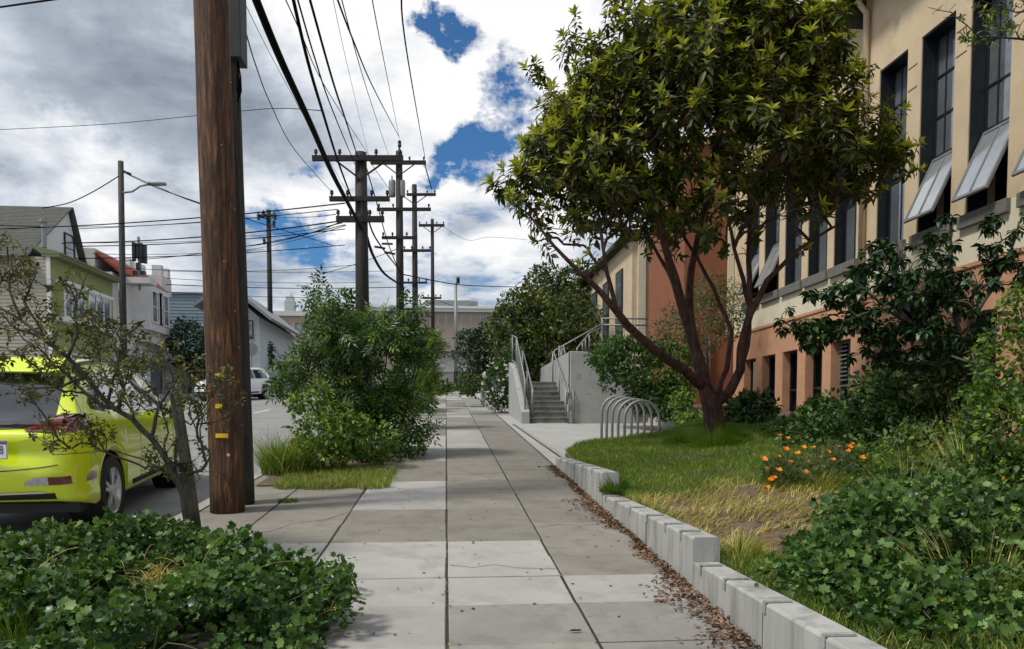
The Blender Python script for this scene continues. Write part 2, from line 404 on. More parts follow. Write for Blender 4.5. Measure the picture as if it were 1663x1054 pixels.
def blob_pts(blobs, n, shell=.45, seed=1):
    """points in a union of ellipsoids (c, (rx,ry,rz)) weighted to the outside; returns P, outward"""
    r = np.random.RandomState(seed); A = np.array([b[1][0] * b[1][1] + b[1][1] * b[1][2] + b[1][0] * b[1][2] for b in blobs]); A = A / A.sum()
    k = r.choice(len(blobs), n, p=A); C = np.array([tuple(b[0]) for b in blobs])[k]; Rr = np.array([b[1] for b in blobs])[k]
    d = norm(r.normal(size=(n, 3))); rad = 1 - shell * r.rand(n, 1) ** 1.6
    # lumpy outline
    ph = r.rand(6) * 6.28; sd_ = np.sin(d[:, 0] * 7 + ph[0] + k) * np.sin(d[:, 1] * 6 + ph[1] + k * 2) * np.sin(d[:, 2] * 7 + ph[2]) + .5 * np.sin(d[:, 0] * 15 + ph[3]) * np.sin(d[:, 2] * 13 + ph[4] + k)
    rad *= (1 + .20 * sd_[:, None] + .05 * r.normal(size=(n, 1)))
    P = C + d * Rr * rad
    # reject points deep inside another blob
    keep = np.ones(n, bool)
    for c, rr in blobs:
        q = (P - np.array(tuple(c))) / np.array(rr); keep &= (np.sum(q * q, 1) > (.50) ** 2)
    return P[keep], norm(d / Rr)[keep]
def pb(px, py, Y, rx, rz, ry=None):
    """ellipsoid blob: centre given where it stands, half sizes rx, rz in photo pixels at that distance, ry in metres"""
    return (at(px, py, Y), (rx * mpp(Y), ry if ry else rx * mpp(Y), rz * mpp(Y)))
def clumps(blobs, n, r, seed=1, shell=.5):
    q = np.random.RandomState(seed + 500); P, _ = blob_pts(blobs, n, shell, seed + 3)
    return [(tuple(p), (r * q.uniform(.7, 1.35), r * q.uniform(.7, 1.35), r * q.uniform(.55, 1.1))) for p in P]
def shrub_leaves(name, blobs, n, size, tmpl, mats, parent, seed=1, droop=-.1, spread=.9, shell=.45, var=.35, zmin=None):
    P, O = blob_pts(blobs, n, shell, seed); r = np.random.RandomState(seed + 100)
    if zmin is not None:
        k = P[:, 2] > zmin + SL * P[:, 1]; P, O = P[k], O[k]
    m = len(P); D = O * .6 + r.normal(size=(m, 3)) * spread * .6 + np.array([0, 0, droop])
    U = O * .5 + r.normal(size=(m, 3)) * .6 + np.array([0, 0, .7])
    idx = r.randint(0, len(mats), m) if isinstance(mats, (list, tuple)) and len(mats) > 1 else None
    sz = size * (1 + var * (r.rand(m) * 2 - 1))
    return leaves(name, P, D, U, sz, tmpl, mats, parent, idx)
def grass(name, P, h, w, lean, mats, parent=None, seed=1, segs=3, droop=.6, idx=None, dirb=None):
    r = np.random.RandomState(seed); n = len(P); a = r.rand(n) * 6.283
    D = np.stack([np.cos(a), np.sin(a), np.zeros(n)], 1)
    if dirb is not None: D = norm(D * .6 + np.array(dirb)[None])
    b = a + r.rand(n) * 3; Wd = np.stack([np.cos(b), np.sin(b), np.zeros(n)], 1)
    H = h * (.55 + .75 * r.rand(n)); L = lean * (.3 + r.rand(n)); V = []
    for i in range(segs + 1):
        t = i / segs; p = P + D * (L * H * t ** 1.7)[:, None]
        p = p + np.array([0, 0, 1.]) * (H * (t - droop * L * .55 * t * t))[:, None]
        ww = w * (1 - t ** 1.5) * .5
        if i < segs: V += [p - Wd * ww, p + Wd * ww]
        else: V.append(p)
    V = np.stack(V, 1); nv = V.shape[1]; f = []
    for i in range(segs - 1):
        k = 2 * i; f += [(k, k + 1, k + 3), (k, k + 3, k + 2)]
    k = 2 * (segs - 1); f.append((k, k + 1, k + 2))
    return mesh_np(name, V.reshape(-1, 3), f, nv, n, mats if isinstance(mats, (list, tuple)) else [mats], parent, idx)

# ---- woody growth: seeds are polylines, every target gets a twig from the nearest wood
def grow(seeds, targets, tip=.006, step=.22, expo=2.3, wob=.05, seed=3, bias=.18, curve=.35):
    r = random.Random(seed); pos = []; par = []; plen = []; fixed = {}
    for path in seeds:
        prev = -1
        for (p, rad) in path:
            p = Vector(p)
            if prev < 0 and pos:                         # start at the nearest wood
                q = min(range(len(pos)), key=lambda i: (pos[i] - p).length)
                if (pos[q] - p).length < .5: prev = q; 
            if prev >= 0:
                a = pos[prev]; n = max(1, int((p - a).length / step)); r0_ = fixed.get(prev); r0_ = min(r0_, rad * 1.35) if r0_ else None
                for i in range(1, n):
                    pos.append(a.lerp(p, i / n) + Vector([r.uniform(-1, 1) * wob * .5 for _ in range(3)])); par.append(prev); plen.append(plen[prev] + step)
                    fixed[len(pos) - 1] = (r0_ + (rad - r0_) * i / n) if r0_ else None; prev = len(pos) - 1
            pos.append(p); par.append(prev); plen.append((plen[prev] + (pos[prev] - p).length) if prev >= 0 else 0.0)
            fixed[len(pos) - 1] = rad; prev = len(pos) - 1
    A = np.zeros((len(pos) + len(targets) * 14, 3)); A[:len(pos)] = [tuple(p) for p in pos]
    L = np.zeros(len(A)); L[:len(pos)] = plen; cnt = len(pos)
    base = np.array(tuple(pos[0])); T = sorted(targets, key=lambda t: (Vector(t) - pos[0]).length)
    tips = []
    for t in T:
        t = Vector(t); tn = np.array(tuple(t)); d = np.linalg.norm(A[:cnt] - tn, axis=1)
        down = np.maximum(A[:cnt, 2] - tn[2] + .1, 0)
        k = int(np.argmin(d + bias * L[:cnt] + down * .6)); a = pos[k]
        dist = d[k]
        if par[k] >= 0: dirn = (a - pos[par[k]]).normalized()
        else: dirn = Vector((0, 0, 1))
        c = a + dirn * dist * curve + Vector((0, 0, dist * .05)); n = max(2, min(13, int(dist / step) + 1)); prev = k
        for i in range(1, n + 1):
            s = i / n; p = a * (1 - s) ** 2 + c * 2 * s * (1 - s) + t * s * s
            if i < n: p = p + Vector([r.uniform(-1, 1) * wob for _ in range(3)])
            pos.append(p); par.append(prev); A[cnt] = tuple(p); L[cnt] = L[prev] + (p - pos[prev]).length; cnt += 1; prev = len(pos) - 1
        tips.append((prev, (t - c).normalized() if (t - c).length > 1e-6 else Vector((0, 0, 1))))
    n = len(pos); acc = [0.0] * n; rad = [tip] * n; kids = [[] for _ in range(n)]
    for i in range(n - 1, -1, -1):
        if acc[i] > 0: rad[i] = max(tip, acc[i] ** (1 / expo))
        f = fixed.get(i)
        if f: rad[i] = f
        if par[i] >= 0: acc[par[i]] += rad[i] ** expo; kids[par[i]].append(i)
    # smooth seed radii between given values: a child never thicker than its parent
    for i in range(n):
        if par[i] >= 0: rad[i] = min(rad[i], rad[par[i]])
    mb = MB(); stack = [(0, None)]; roots = [i for i in range(n) if par[i] < 0]; stack = [(i, None) for i in roots]
    while stack:
        i, frm = stack.pop(); chain = []; rr = []
        if frm is not None: chain.append(pos[frm]); rr.append(min(rad[i] * 1.25, rad[frm]))
        while True:
            chain.append(pos[i]); rr.append(rad[i]); ks = kids[i]
            if not ks: break
            m = max(ks, key=lambda q: rad[q])
            for q in ks:
                if q != m: stack.append((q, i))
            i = m
        if len(chain) > 1:
            R0 = max(rr); k_ = len(mb.v); mb.tube(chain, rr, 12 if R0 > .05 else (6 if R0 > .02 else 4), cap=False)
            if R0 > .05:
                for q_ in range(k_, len(mb.v)):
                    v_ = mb.v[q_]; rq = rr[(q_ - k_) // 12] * .11
                    mb.v[q_] = (v_[0] + r.uniform(-rq, rq), v_[1] + r.uniform(-rq, rq), v_[2] + r.uniform(-rq, rq))
    return mb, [(pos[i], d) for i, d in tips]

# ================================================================== THE GROUND
def sheet(name, x0, x1, ys, dz, m, nx=1):
    mb = MB(); xs = [x0 + (x1 - x0) * i / nx for i in range(nx + 1)]
    vs = [(x, y, gz(y) + dz) for y in ys for x in xs]; k = nx + 1
    mb.add(vs, [(j * k + i, j * k + i + 1, (j + 1) * k + i + 1, (j + 1) * k + i) for j in range(len(ys) - 1) for i in range(nx)])
    return strut(name, mb, m)
YS = [-12, 0, 10, 20, 30, 40, 50, 57, YT, 200, 900]
sheet('ground', -400, 400, YS, -.16, M_ground)
sheet('road', -14.2, -2.74, [-12, 0, 20, 40, 57, YT, 71], -.12, M_asph)
sheet('cross_road', -90, 60, [58.0, YT, 70.5], -.11, M_asph)
sheet('far_pavement', -17.4, -14.2, [-12, 20, 40, 57], .0, M_conc_g)
sheet('joint_bed', -2.6, 1.72, [-4, 20, 40, 57], -.006, M_joint)
mb = MB()
for x in (-8.0, -8.22):
    mb.add([(x + a, y, gz(y) - .116) for y in (-10, 57) for a in (0, .1)], [(0, 1, 3, 2)])
mb = MB()
for y in (19, 29, 41, 50): mb.add([(-7.1 + a, yy, gz(yy) - .114) for yy in (y, y + 2.6) for a in (0, .11)], [(0, 1, 3, 2)])
strut('lane_marking', mb, M_white)
# kerb
mb = MB()
y = -10.0
while y < 57:
    L = min(3.0, 57 - y); vs = []
    for yy in (y + .006, y + L - .006):
        for (x, z) in ((-2.78, -.2), (-2.76, .0), (-2.745, .012), (-2.602, .012), (-2.602, -.2)): vs.append((x, yy, gz(yy) + z))
    mb.add(vs, [(i, (i + 1) % 5, 5 + (i + 1) % 5, 5 + i) for i in range(5)] + [(4, 3, 2, 1, 0), (5, 6, 7, 8, 9)]); y += L
strut('kerb', mb, M_conc_l)
mb = MB(); mb.add([(x, yy, gz(yy) + z) for yy in (-10, 57) for (x, z) in ((-14.2, -.2), (-14.2, .02), (-14.36, .02), (-14.36, -.1))], [(0, 1, 5, 4), (1, 2, 6, 5), (2, 3, 7, 6)]); strut('far_kerb', mb, M_conc_l)

# pavement slabs: columns between the long joints, cross joints read from the photograph
JX = [-2.6, -1.88, -1.02, 0.0, .84, 1.70]
ym = [-4, -1, 1.2, 2.2, 2.85, 3.45, 4.17, 4.9, 5.57, 6.17, 6.75, 7.55, 8.35, 9.4, 10.5, 11.6, 12.8, 14.9, 17.7]
while ym[-1] < 57: ym.append(min(57, ym[-1] + 1.75))
cols = {
 0: lambda y: 'b' if y < 14 else ('l' if int(y / 3.5) % 2 else 'b'),
 1: lambda y: 'b' if 6.7 < y < 13 or 3 > y else ('l' if y < 6.7 or int(y / 4.2) % 2 else 'b'),
 2: lambda y: 'g' if y < 2.9 else 'l' if y < 6.7 else 'b' if y < 8.3 else 'l' if y < 10.6 else 'b' if y < 12.7 else 'l' if y < 17.6 else ('b' if int(y / 5.1) % 2 else 'l'),
 3: lambda y: 'g' if y < 4.88 else 'l' if y < 6.74 else 'b' if y < 14.8 else 'l' if y < 17.6 else ('b' if int(y / 6.3) % 2 else 'l'),
 4: lambda y: 'g' if y < 4.88 else 'l' if y < 5.5 else 'b' if y < 23 else ('g' if int(y / 7) % 2 else 'l')}
mb = MB(); key = {'l': 0, 'b': 1, 'g': 2}
for c in range(5):
    for j in range(len(ym) - 1):
        y0, y1 = ym[j], ym[j + 1]; yc = (y0 + y1) / 2
        gx = .008 if c != 2 and c != 1 else .010; gy = .004
        g0 = [rnd.uniform(-.004, .004) for _ in range(4)]; tz = rnd.uniform(-.003, .004)
        xa, xb = JX[c] + gx + rnd.uniform(-.002, .003), JX[c + 1] - gx + rnd.uniform(-.003, .002)
        P = [(xa + g0[0], y0 + gy), (xb + g0[1], y0 + gy), (xb + g0[2], y1 - gy), (xa + g0[3], y1 - gy)]
        e = .006; Q = [(P[0][0] + e, P[0][1] + e), (P[1][0] - e, P[1][1] + e), (P[2][0] - e, P[2][1] - e), (P[3][0] + e, P[3][1] - e)]
        vs = [(x, y, gz(y) - .03) for x, y in P] + [(x, y, gz(y) + tz - .004) for x, y in P] + [(x, y, gz(y) + tz + rnd.uniform(-.001, .001)) for x, y in Q]
        mb.add(vs, [(0, 1, 5, 4), (1, 2, 6, 5), (2, 3, 7, 6), (3, 0, 4, 7), (4, 5, 9, 8), (5, 6, 10, 9), (6, 7, 11, 10), (7, 4, 8, 11), (8, 9, 10, 11)], key[cols[c](yc)])
strut('pavement', mb, [M_conc_l, M_conc_b, M_conc_g])
# rack plaza
PLZ = [(1.73, 11.95), (2.15, 13.1), (4.1, 14.35), (5.0, 15.6), (5.75, 17.0), (6.0, 19.5), (5.9, 21.8), (5.6, 57), (1.73, 57)]
mb = MB(); vs = [(x, y, gz(y) - .05) for x, y in PLZ] + [(x, y, gz(y) + .002) for x, y in PLZ]; n = len(PLZ)
mb.add(vs, [tuple(range(n, 2 * n))] + [(i, (i + 1) % n, n + (i + 1) % n, n + i) for i in range(n)])
strut('rack_plaza', mb, M_plaza)
mb = MB()
for (a, b, w) in (((1.86, 21.5), (1.98, 13.0), .035),):
    mb.beam((a[0], a[1], gz(a[1]) + .004), (b[0], b[1], gz(b[1]) + .004), w, .012)
strut('expansion_joint', mb, M_joint)
mb = MB(); mb.beam((1.93, 21.5, gz(21.5) + .006), (2.06, 13.0, gz(13) + .006), .07, .014); strut('pale_joint_strip', mb, M_conc_l)
# low white edge round the far side of the plaza
mb = MB(); edge = [(5.2, 15.5), (5.75, 16.9), (6.05, 18.6), (6.1, 20.2), (5.9, 21.9)]
for a, b in zip(edge, edge[1:]): mb.beam((a[0], a[1], gz(a[1]) + .06), (b[0], b[1], gz(b[1]) + .06), .16, .2)
tag(mb.build('plaza_edging', M_plaza), 'low pale concrete edging curving behind the bike rack', 'edging')

# planting bed behind the low walls
def zbed(x, y):
    b = .13 + .0745 * y if y < 12 else .13 + .0745 * 12 + (y - 12) * .066
    return b + min(.32, max(0, x - 1.9) * .075) + .025 * math.sin(x * 3.1 + y * 1.7) * math.sin(y * 2.3)
def inpoly(x, y, P):
    c = False; j = len(P) - 1
    for i in range(len(P)):
        if (P[i][1] > y) != (P[j][1] > y) and x < (P[j][0] - P[i][0]) * (y - P[i][1]) / (P[j][1] - P[i][1]) + P[i][0]: c = not c
        j = i
    return c
BED = [(1.84, -1), (1.84, 11.9), (2.2, 13.0), (4.15, 14.25), (5.1, 15.5), (5.88, 17.0), (6.18, 18.6), (6.2, 20.3), (6.0, 22.0), (8.5, 22.4), (8.5, -1)]
mb = MB(); NXB = 34
ysb = [-1 + .35 * i for i in range(68)]
def xl(y):
    if y < 11.9: return 1.84
    for (a, b) in zip(BED[1:], BED[2:9]):
        if a[1] <= y <= b[1]: return a[0] + (b[0] - a[0]) * (y - a[1]) / (b[1] - a[1])
    return 6.0
vs = []
for y in ysb:
    x0 = xl(y)
    for i in range(NXB + 1):
        x = x0 + (8.6 - x0) * (i / NXB) ** 1.2; vs.append((x, y, zbed(x, y) + rnd.uniform(-.012, .012) - (.03 if i == 0 else 0)))
k = NXB + 1
mb.add(vs, [(j * k + i, j * k + i + 1, (j + 1) * k + i + 1, (j + 1) * k + i) for j in range(len(ysb) - 1) for i in range(NXB)])
# skirt down to the plaza
sk = []
for y in ysb: sk += [(xl(y), y, zbed(xl(y), y) - .03), (xl(y), y, gz(y) - .1)]
mb.add(sk, [(2 * i, 2 * i + 1, 2 * i + 3, 2 * i + 2) for i in range(len(ysb) - 1)])
strut('planting_bed', mb, M_soil, smooth=True)

# ------------------------------------------------------------------ low retaining walls with skate stops
M_stop = mat('skate_stop_metal', (.50, .50, .49), .5, .15, 30, metal=.3)
def low_wall(y0, y1, ztop, stops, label, x0=1.70, x1=1.89):
    t = thing('retaining_wall', label, 'wall', (x0, y0, gz(y0)), 0, 'low concrete walls along the pavement'); O = Vector(t.location)
    mb = MB(); e = .014; ys = [y0 + (y1 - y0) * i / 14 for i in range(15)]
    prof = [(x0, None), (x0, ztop - e), (x0 + e * .4, ztop - e * .3), (x0 + e, ztop), (x1 - e, ztop), (x1, ztop - e), (x1, None)]
    vs = []
    for y in ys:
        for x, z in prof: vs.append(Vector((x + rnd.uniform(-.002, .002), y, (gz(y) - .12) if z is None else z + rnd.uniform(-.0015, .0015))) - O)
    n = len(prof)
    fs = [(j * n + i, j * n + i + 1, (j + 1) * n + i + 1, (j + 1) * n + i) for j in range(14) for i in range(n - 1)]
    fs += [tuple(range(n)), tuple(range(14 * n, 15 * n))[::-1]]
    mb.add(vs, fs).build('wall_body', M_wallc, t)
    for y in stops:
        m2 = MB(); w = .024
        m2.box(x0 - .012, x1 - .045, y - w / 2, y + w / 2, ztop + .003, ztop + .016); m2.box(x0 - .012, x0 - .002, y - w / 2, y + w / 2, ztop - .055, ztop + .003)
        m2.v = [tuple(Vector(v) - O) for v in m2.v]; m2.build('skate_stop', M_stop, t, bevel=.002)
    for y in [q + .03 for q in stops[2::4]]:
        m2 = MB(); m2.box(x0 - .003, x0 + .01, y - .002, y + .002, gz(y) - .05, ztop - .02); m2.v = [tuple(Vector(v) - O) for v in m2.v]; m2.build('joint_line', M_joint, t)
    return t
low_wall(-.5, 5.16, .53, [2.3, 3.3, 3.95, 4.55, 5.0], 'nearest and lowest stretch of low concrete wall beside the big mallow plants')
low_wall(5.165, 8.3, .70, [5.45, 5.85, 6.4, 7.0, 7.6, 8.1], 'middle stretch of low concrete wall in front of the straw coloured grass')
low_wall(8.32, 11.9, .945, [8.9, 9.5, 10.1, 10.7, 11.3], 'farthest stretch of low concrete wall ending at the bike rack plaza')

# leaf litter against the wall, and crumbs on the slabs
n = 3900; P = np.zeros((n, 3)); yy = 2 + 10 * npr.rand(n) ** 1.0
P[:, 1] = yy; P[:, 0] = 1.69 - np.abs(npr.normal(size=n)) * (.085 + .05 * np.sin(yy * 1.7) + .03 * np.sin(yy * 5.3)) * (1.25 - .05 * yy); P[:, 2] = SL * yy + .006 + npr.rand(n) * .02
D = npr.normal(size=(n, 3)); D[:, 2] *= .25; U = npr.normal(size=(n, 3)) * .35 + np.array([0, 0, 1.])
tag(leaves('leaf_litter', P, D, U, .022 + .035 * npr.rand(n), T_ovate(.2, .12, .2), L_litter), 'brown dead leaves drifted along the foot of the low wall', 'leaf litter', kind='stuff')
n = 170; P = np.zeros((n, 3)); P[:, 1] = 2.6 + 9 * npr.rand(n) ** 1.3; P[:, 0] = 1.6 - npr.rand(n) ** 1.5 * 3.6; P[:, 2] = SL * P[:, 1] + .008
D = npr.normal(size=(n, 3)); D[:, 2] *= .1; U = npr.normal(size=(n, 3)) * .15 + np.array([0, 0, 1.])
tag(leaves('fallen_leaf_bits', P, D, U, .010 + .022 * npr.rand(n), T_ovate(.3, .12, .1), [L_litter, M_bark_d], None, npr.randint(0, 2, n)), 'small dark bits of leaf scattered over the pavement slabs', 'leaf litter', kind='stuff')
p = gnd(923, 1025, .012)
P = np.array([[p.x, p.y, p.z]]); tag(leaves('fallen_leaf', P, np.array([[1, .1, .0]]), np.array([[0, .1, 1.]]), .085, T_ovate(.13, .1, .02), M_bark_d), 'single dark curled leaf lying on the nearest grey slab', 'leaf')
mb = MB()
for i in range(110):
    x, y = rnd.uniform(-1.0, 1.55), rnd.uniform(2.8, 13); q = rnd.uniform(.006, .014); k0 = len(mb.v); z = gz(y) + .0065
    mb.v.append((x, y, z)); mb.v += [(x + math.cos(t * .785) * q * rnd.uniform(.75, 1.2), y + math.sin(t * .785) * q * rnd.uniform(.75, 1.2), z + SL * math.sin(t * .785) * q) for t in range(8)]
    mb.f += [(k0, k0 + 1 + t, k0 + 1 + (t + 1) % 8) for t in range(8)]; mb.m += [0] * 8
tag(mb.build('gum_spots', M_bark_d), 'small flat dark gum spots trodden into the pavement slabs', 'gum spots', kind='stuff')
mb = MB()
for (pts) in (((.02, 5.9), (.2, 5.82), (.36, 5.9), (.55, 5.78), (.83, 5.74)), ((-1.0, 9.8), (-.7, 9.9), (-.5, 9.75), (-.02, 9.86)), ((.86, 7.3), (1.1, 7.42), (1.3, 7.35), (1.68, 7.5)), ((-1.86, 7.0), (-1.6, 7.3), (-1.5, 7.6), (-1.2, 7.8), (-1.04, 8.2)), ((.02, 11.2), (.4, 11.1), (.82, 11.3))):
    for (a, b) in zip(pts, pts[1:]):
        a = (a[0], a[1], gz(a[1]) + .0055); b = (b[0], b[1], gz(b[1]) + .0055); mb.beam(a, b, .004, .001)
tag(mb.build('slab_cracks', M_joint), 'hairline cracks wandering across a few pavement slabs', 'cracks', kind='stuff')
# moss and weeds in the long joint
n = 900; P = np.zeros((n, 3)); P[:, 1] = 3 + 17 * npr.rand(n); P[:, 0] = npr.normal(size=n) * .012; P[:, 2] = SL * P[:, 1] - .01
k = (np.sin(P[:, 1] * 2.3) + np.sin(P[:, 1] * 5.1)) > .2; P = P[k]
tag(grass('joint_weeds', P, .022, .006, .5, [L_grass, L_dry], None, 5, 2, idx=npr.randint(0, 2, len(P))), 'tiny weeds growing in the long joint of the pavement', 'weeds', kind='stuff')

# ================================================================== STAIRS
Y0s, XS0, XS1 = 22.0, 2.36, 3.52; NR, RISE, TREAD = 8, .165, .30
g0 = gz(Y0s)
st = thing('staircase', 'grey concrete steps with pipe handrails climbing between two concrete side walls', 'stairs', (XS0, Y0s, g0)); O = Vector(st.location)
def loc(mb, O): mb.v = [tuple(Vector(v) - O) for v in mb.v]; return mb
for i in range(NR):
    mb = MB(); z0 = g0 + i * RISE; y = Y0s + i * TREAD + (.5 if i >= 4 else 0)
    mb.box(XS0 + .002, XS1 - .002, y, y + 4.2 - i * TREAD, z0 - (.1 if i == 0 else 0), z0 + RISE - .045)
    mb.box(XS0 + .002, XS1 - .002, y - .025, y + 4.2 - i * TREAD - .002, z0 + RISE - .043, z0 + RISE)
    loc(mb, O).build('step', M_stairc, st, bevel=.008)
    m2 = MB(); m2.box(XS0 + .02, XS1 - .02, y - .03, y + .02, z0 + RISE - .006, z0 + RISE + .003); loc(m2, O).build('step_nosing', M_cheek, st)
zt = g0 + NR * RISE
mb = MB(); mb.box(XS0, 7.2, 26.2, 29.5, zt - 1.8, zt - .003); loc(mb, O).build('landing', M_stairc, st)
# left side wall: sloping top, battered foot
mb = MB(); mb.prism([(21.75, g0 - .1), (26.2, g0 - .1), (26.2, g0 + 2.05), (24.6, g0 + 1.75), (21.95, g0 + .42), (21.75, g0 + .32)], 0, XS0 - .24, XS0 - .002)
loc(mb, O).build('side_wall', M_cheek, st, bevel=.015)
# right side wall with big block face
mb = MB(); mb.prism([(21.9, g0 - .15), (29, g0 - .15), (29, g0 + 2.05), (21.9, g0 + 2.05)], 0, XS1 + .002, XS1 + .3)
mb.box(XS1 + .302, 5.55, 22.1, 22.4, g0 - .2, g0 + 1.42); mb.box(XS1 + .302, 5.2, 22.402, 26.2, g0 - .2, g0 + 1.38)
mb2 = MB(); mb2.prism([(XS1 + .002, g0 - .15), (XS1 + 2.0, g0 - .15), (XS1 + 1.5, g0 + 1.2), (XS1 + 1.0, g0 + 2.02), (XS1 + .002, g0 + 2.05)], 1, 21.82, 22.098)
loc(mb2, O).build('side_wall', M_cheek, st, bevel=.02)
loc(mb, O).build('side_wall', M_cheek, st)
def rail_run(path, posts, low=None, name='handrail', infill=0, r=.024):
    mb = MB(); mb.tube(path, r, 8)
    for (a, b) in posts: mb.tube([a, b], r, 8)
    if low: mb.tube(low, r * .9, 8)
    return loc(mb, O).build(name, M_galv, st, smooth=True)
# left guard on top of the left wall
xw = XS0 - .12
def pt(x, y, z): return (x, y, g0 + z)
lt = [pt(xw, 21.95, .95), pt(xw, 22.0, 1.25), pt(xw, 24.6, 2.75), pt(xw, 26.1, 3.0)]
rail_run([pt(xw, 21.9, .35), pt(xw, 21.92, 1.22), pt(xw, 24.6, 2.72), pt(xw, 26.1, 2.95)], [(pt(xw, 24.6, 1.7), pt(xw, 24.6, 2.72)), (pt(xw, 26.1, 1.9), pt(xw, 26.1, 2.95))], [pt(xw, 21.93, .55), pt(xw, 24.6, 1.88), pt(xw, 26.1, 2.12)], 'guard_rail')
mb = MB()
for i in range(14):
    y = 22.1 + i * .18; f = (y - 21.93) / 2.67; mb.tube([pt(xw, y, .55 + 1.33 * f), pt(xw, y, 1.22 + 1.5 * f)], .010, 5)
loc(mb, O).build('baluster_row', M_galv, st)
# handrails both sides of the steps
for xr in (XS0 + .09, XS1 - .09):
    rail_run([pt(xr, 21.78, .55), pt(xr, 21.72, .88), pt(xr, 21.8, .95), pt(xr, 24.6, 2.28), pt(xr, 25.0, 2.3)],
             [(pt(xr, 22.0, .05), pt(xr, 22.0, 1.03)), (pt(xr, 23.3, .7), pt(xr, 23.3, 1.66)), (pt(xr, 24.75, 1.33), pt(xr, 24.75, 2.3))], [pt(xr, 21.78, .55), pt(xr, 22.0, .62)], 'handrail')
# right guard climbing to the landing
def A3(*p): return tuple(at(*p))
for dx in (0, -7): rail_run([A3(931 + dx, 690, 21.75), A3(931 + dx, 636, 21.75), A3(915 + dx, 562, 24.8)], [], None, 'handrail')
rail_run([A3(893, 612, 26.2), A3(896, 585, 26.2), A3(901, 569, 26.2), A3(940, 547, 26.3), A3(978, 526, 26.45)], [(A3(x_, y_, 26.3), A3(x_, 616, 26.3)) for x_, y_ in ((908, 567), (913, 565))], None, 'guard_rail')
rail_run([A3(936, 572, 22.3), A3(937, 566, 22.3), A3(957, 541, 25.2)], [(A3(x_, y_, 25.2), A3(x_, 574, 25.2)) for x_, y_ in ((946, 556), (951, 548), (957, 541))], [A3(957, 541, 25.2), A3(978, 531, 26.4)], 'guard_rail')
# mesh guard round the landing
ga, gb, gc = at(978, 517, 26.5), at(1045, 520, 26.5), at(978, 590, 26.5)
mb = MB()
for z in (ga.z, ga.z - .22, gc.z): mb.tube([(ga.x, 26.5, z), (7.1, 26.5, z)], .028, 8)
x = ga.x
while x < 7.2: mb.tube([(x, 26.5, gc.z - .5), (x, 26.5, ga.z)], .03, 8); x += 1.15
loc(mb, O).build('guard_rail', M_galv, st, smooth=True)
mb = MB(); x = ga.x
while x < 7.1: mb.tube([(x, 26.5, gc.z), (x, 26.5, ga.z - .22)], .004, 4, cap=False); x += .11
z = gc.z
while z < ga.z - .22: mb.tube([(ga.x, 26.5, z), (7.1, 26.5, z)], .004, 4, cap=False); z += .11
loc(mb, O).build('wire_mesh', M_galv_d, st)
tag(st, group=None)

# low wall beyond the stairs
a = gnd(790, 660); mb = MB(); mb.prism([(a.y - 3, gz(a.y - 3) - .1), (a.y + 3.5, gz(a.y + 3) - .1), (a.y + 3.5, gz(a.y) + .9), (a.y - 2.6, gz(a.y) + .35), (a.y - 3, gz(a.y) + .2)], 0, a.x - .1, a.x + .12)
tag(mb.build('garden_wall', M_cheek, bevel=.02), 'short sloping concrete wall end beyond the stairs beside white flowers', 'wall')

# bike rack: five hoops on two rails
rk = thing('bike_rack', 'galvanised steel bike rack of five round-topped hoops on two floor rails', 'bike rack', (3.65, 15.6, gz(15.6))); O = Vector(rk.location)
pa, pb_, pc = gnd(1014, 731, .0), gnd(1068, 730, .0), gnd(977, 713, .0)
for i in range(5):
    f = i / 4; y = pa.y + (pc.y - pa.y) * f; xl_ = pa.x + (pc.x - pa.x) * f; w = pb_.x - pa.x; z = gz(y)
    pts = [(xl_, y, z + .02)] + [(xl_ + w / 2 - math.cos(t) * w / 2, y, z + .94 - w / 2 + math.sin(t) * w / 2) for t in [math.pi * q / 14 for q in range(15)]] + [(xl_ + w, y, z + .02)]
    loc(MB().tube(pts, .029, 12), O).build('hoop', M_galv, rk, smooth=True)
for (x0, x1) in ((pa.x, pc.x), (pb_.x, pc.x + pb_.x - pa.x)):
    loc(MB().beam((x0, pa.y - .08, gz(pa.y) + .014), (x1, pc.y + .08, gz(pc.y) + .014), .07, .02), O).build('floor_rail', M_galv, rk)

# ================================================================== SCHOOL BUILDING
XB = 8.5; ZB = 4.05; ZS, ZL, ZR = 4.86, 8.36, 10.0
sb_ = thing('school_building', 'tall cream school building over a pink base with rows of tall dark windows', 'building', (XB, 10, gz(10))); OB = Vector(sb_.location)
WN = [(y_, 1) for y_ in (4.51, 5.85, 7.19, 8.53, 9.87, 11.21, 12.53, 13.87, 15.55, 16.77, 18.02, 19.28, 20.55)]
WW = .93
OPEN = {8.53, 9.87, 11.21, 12.53, 19.28, 20.55}
cr = MB(); pk = MB()
YA, YB = -2.0, 22.35
def fac(mb, y0, y1, z0, z1, th=.5): mb.box(XB, XB + th, y0, y1, z0, z1)
# cream: below the sills, over the lintels, pilasters
fac(cr, YA, YB, ZB, ZS); fac(cr, YA, YB, ZL, ZR)
ed = [YA]
for y, _ in WN: ed += [y, y + WW]
ed.append(YB)
for i in range(0, len(ed), 2): fac(cr, ed[i], ed[i + 1], ZS + .002, ZL - .002)
loc(cr, OB).build('upper_wall', M_creamw if False else M_cream, sb_)
mb = MB(); mb.box(XB - .006, XB - .001, YA, YB, ZB + .03, ZS - .0); loc(mb, OB).build('wall_panel', M_creamw, sb_)
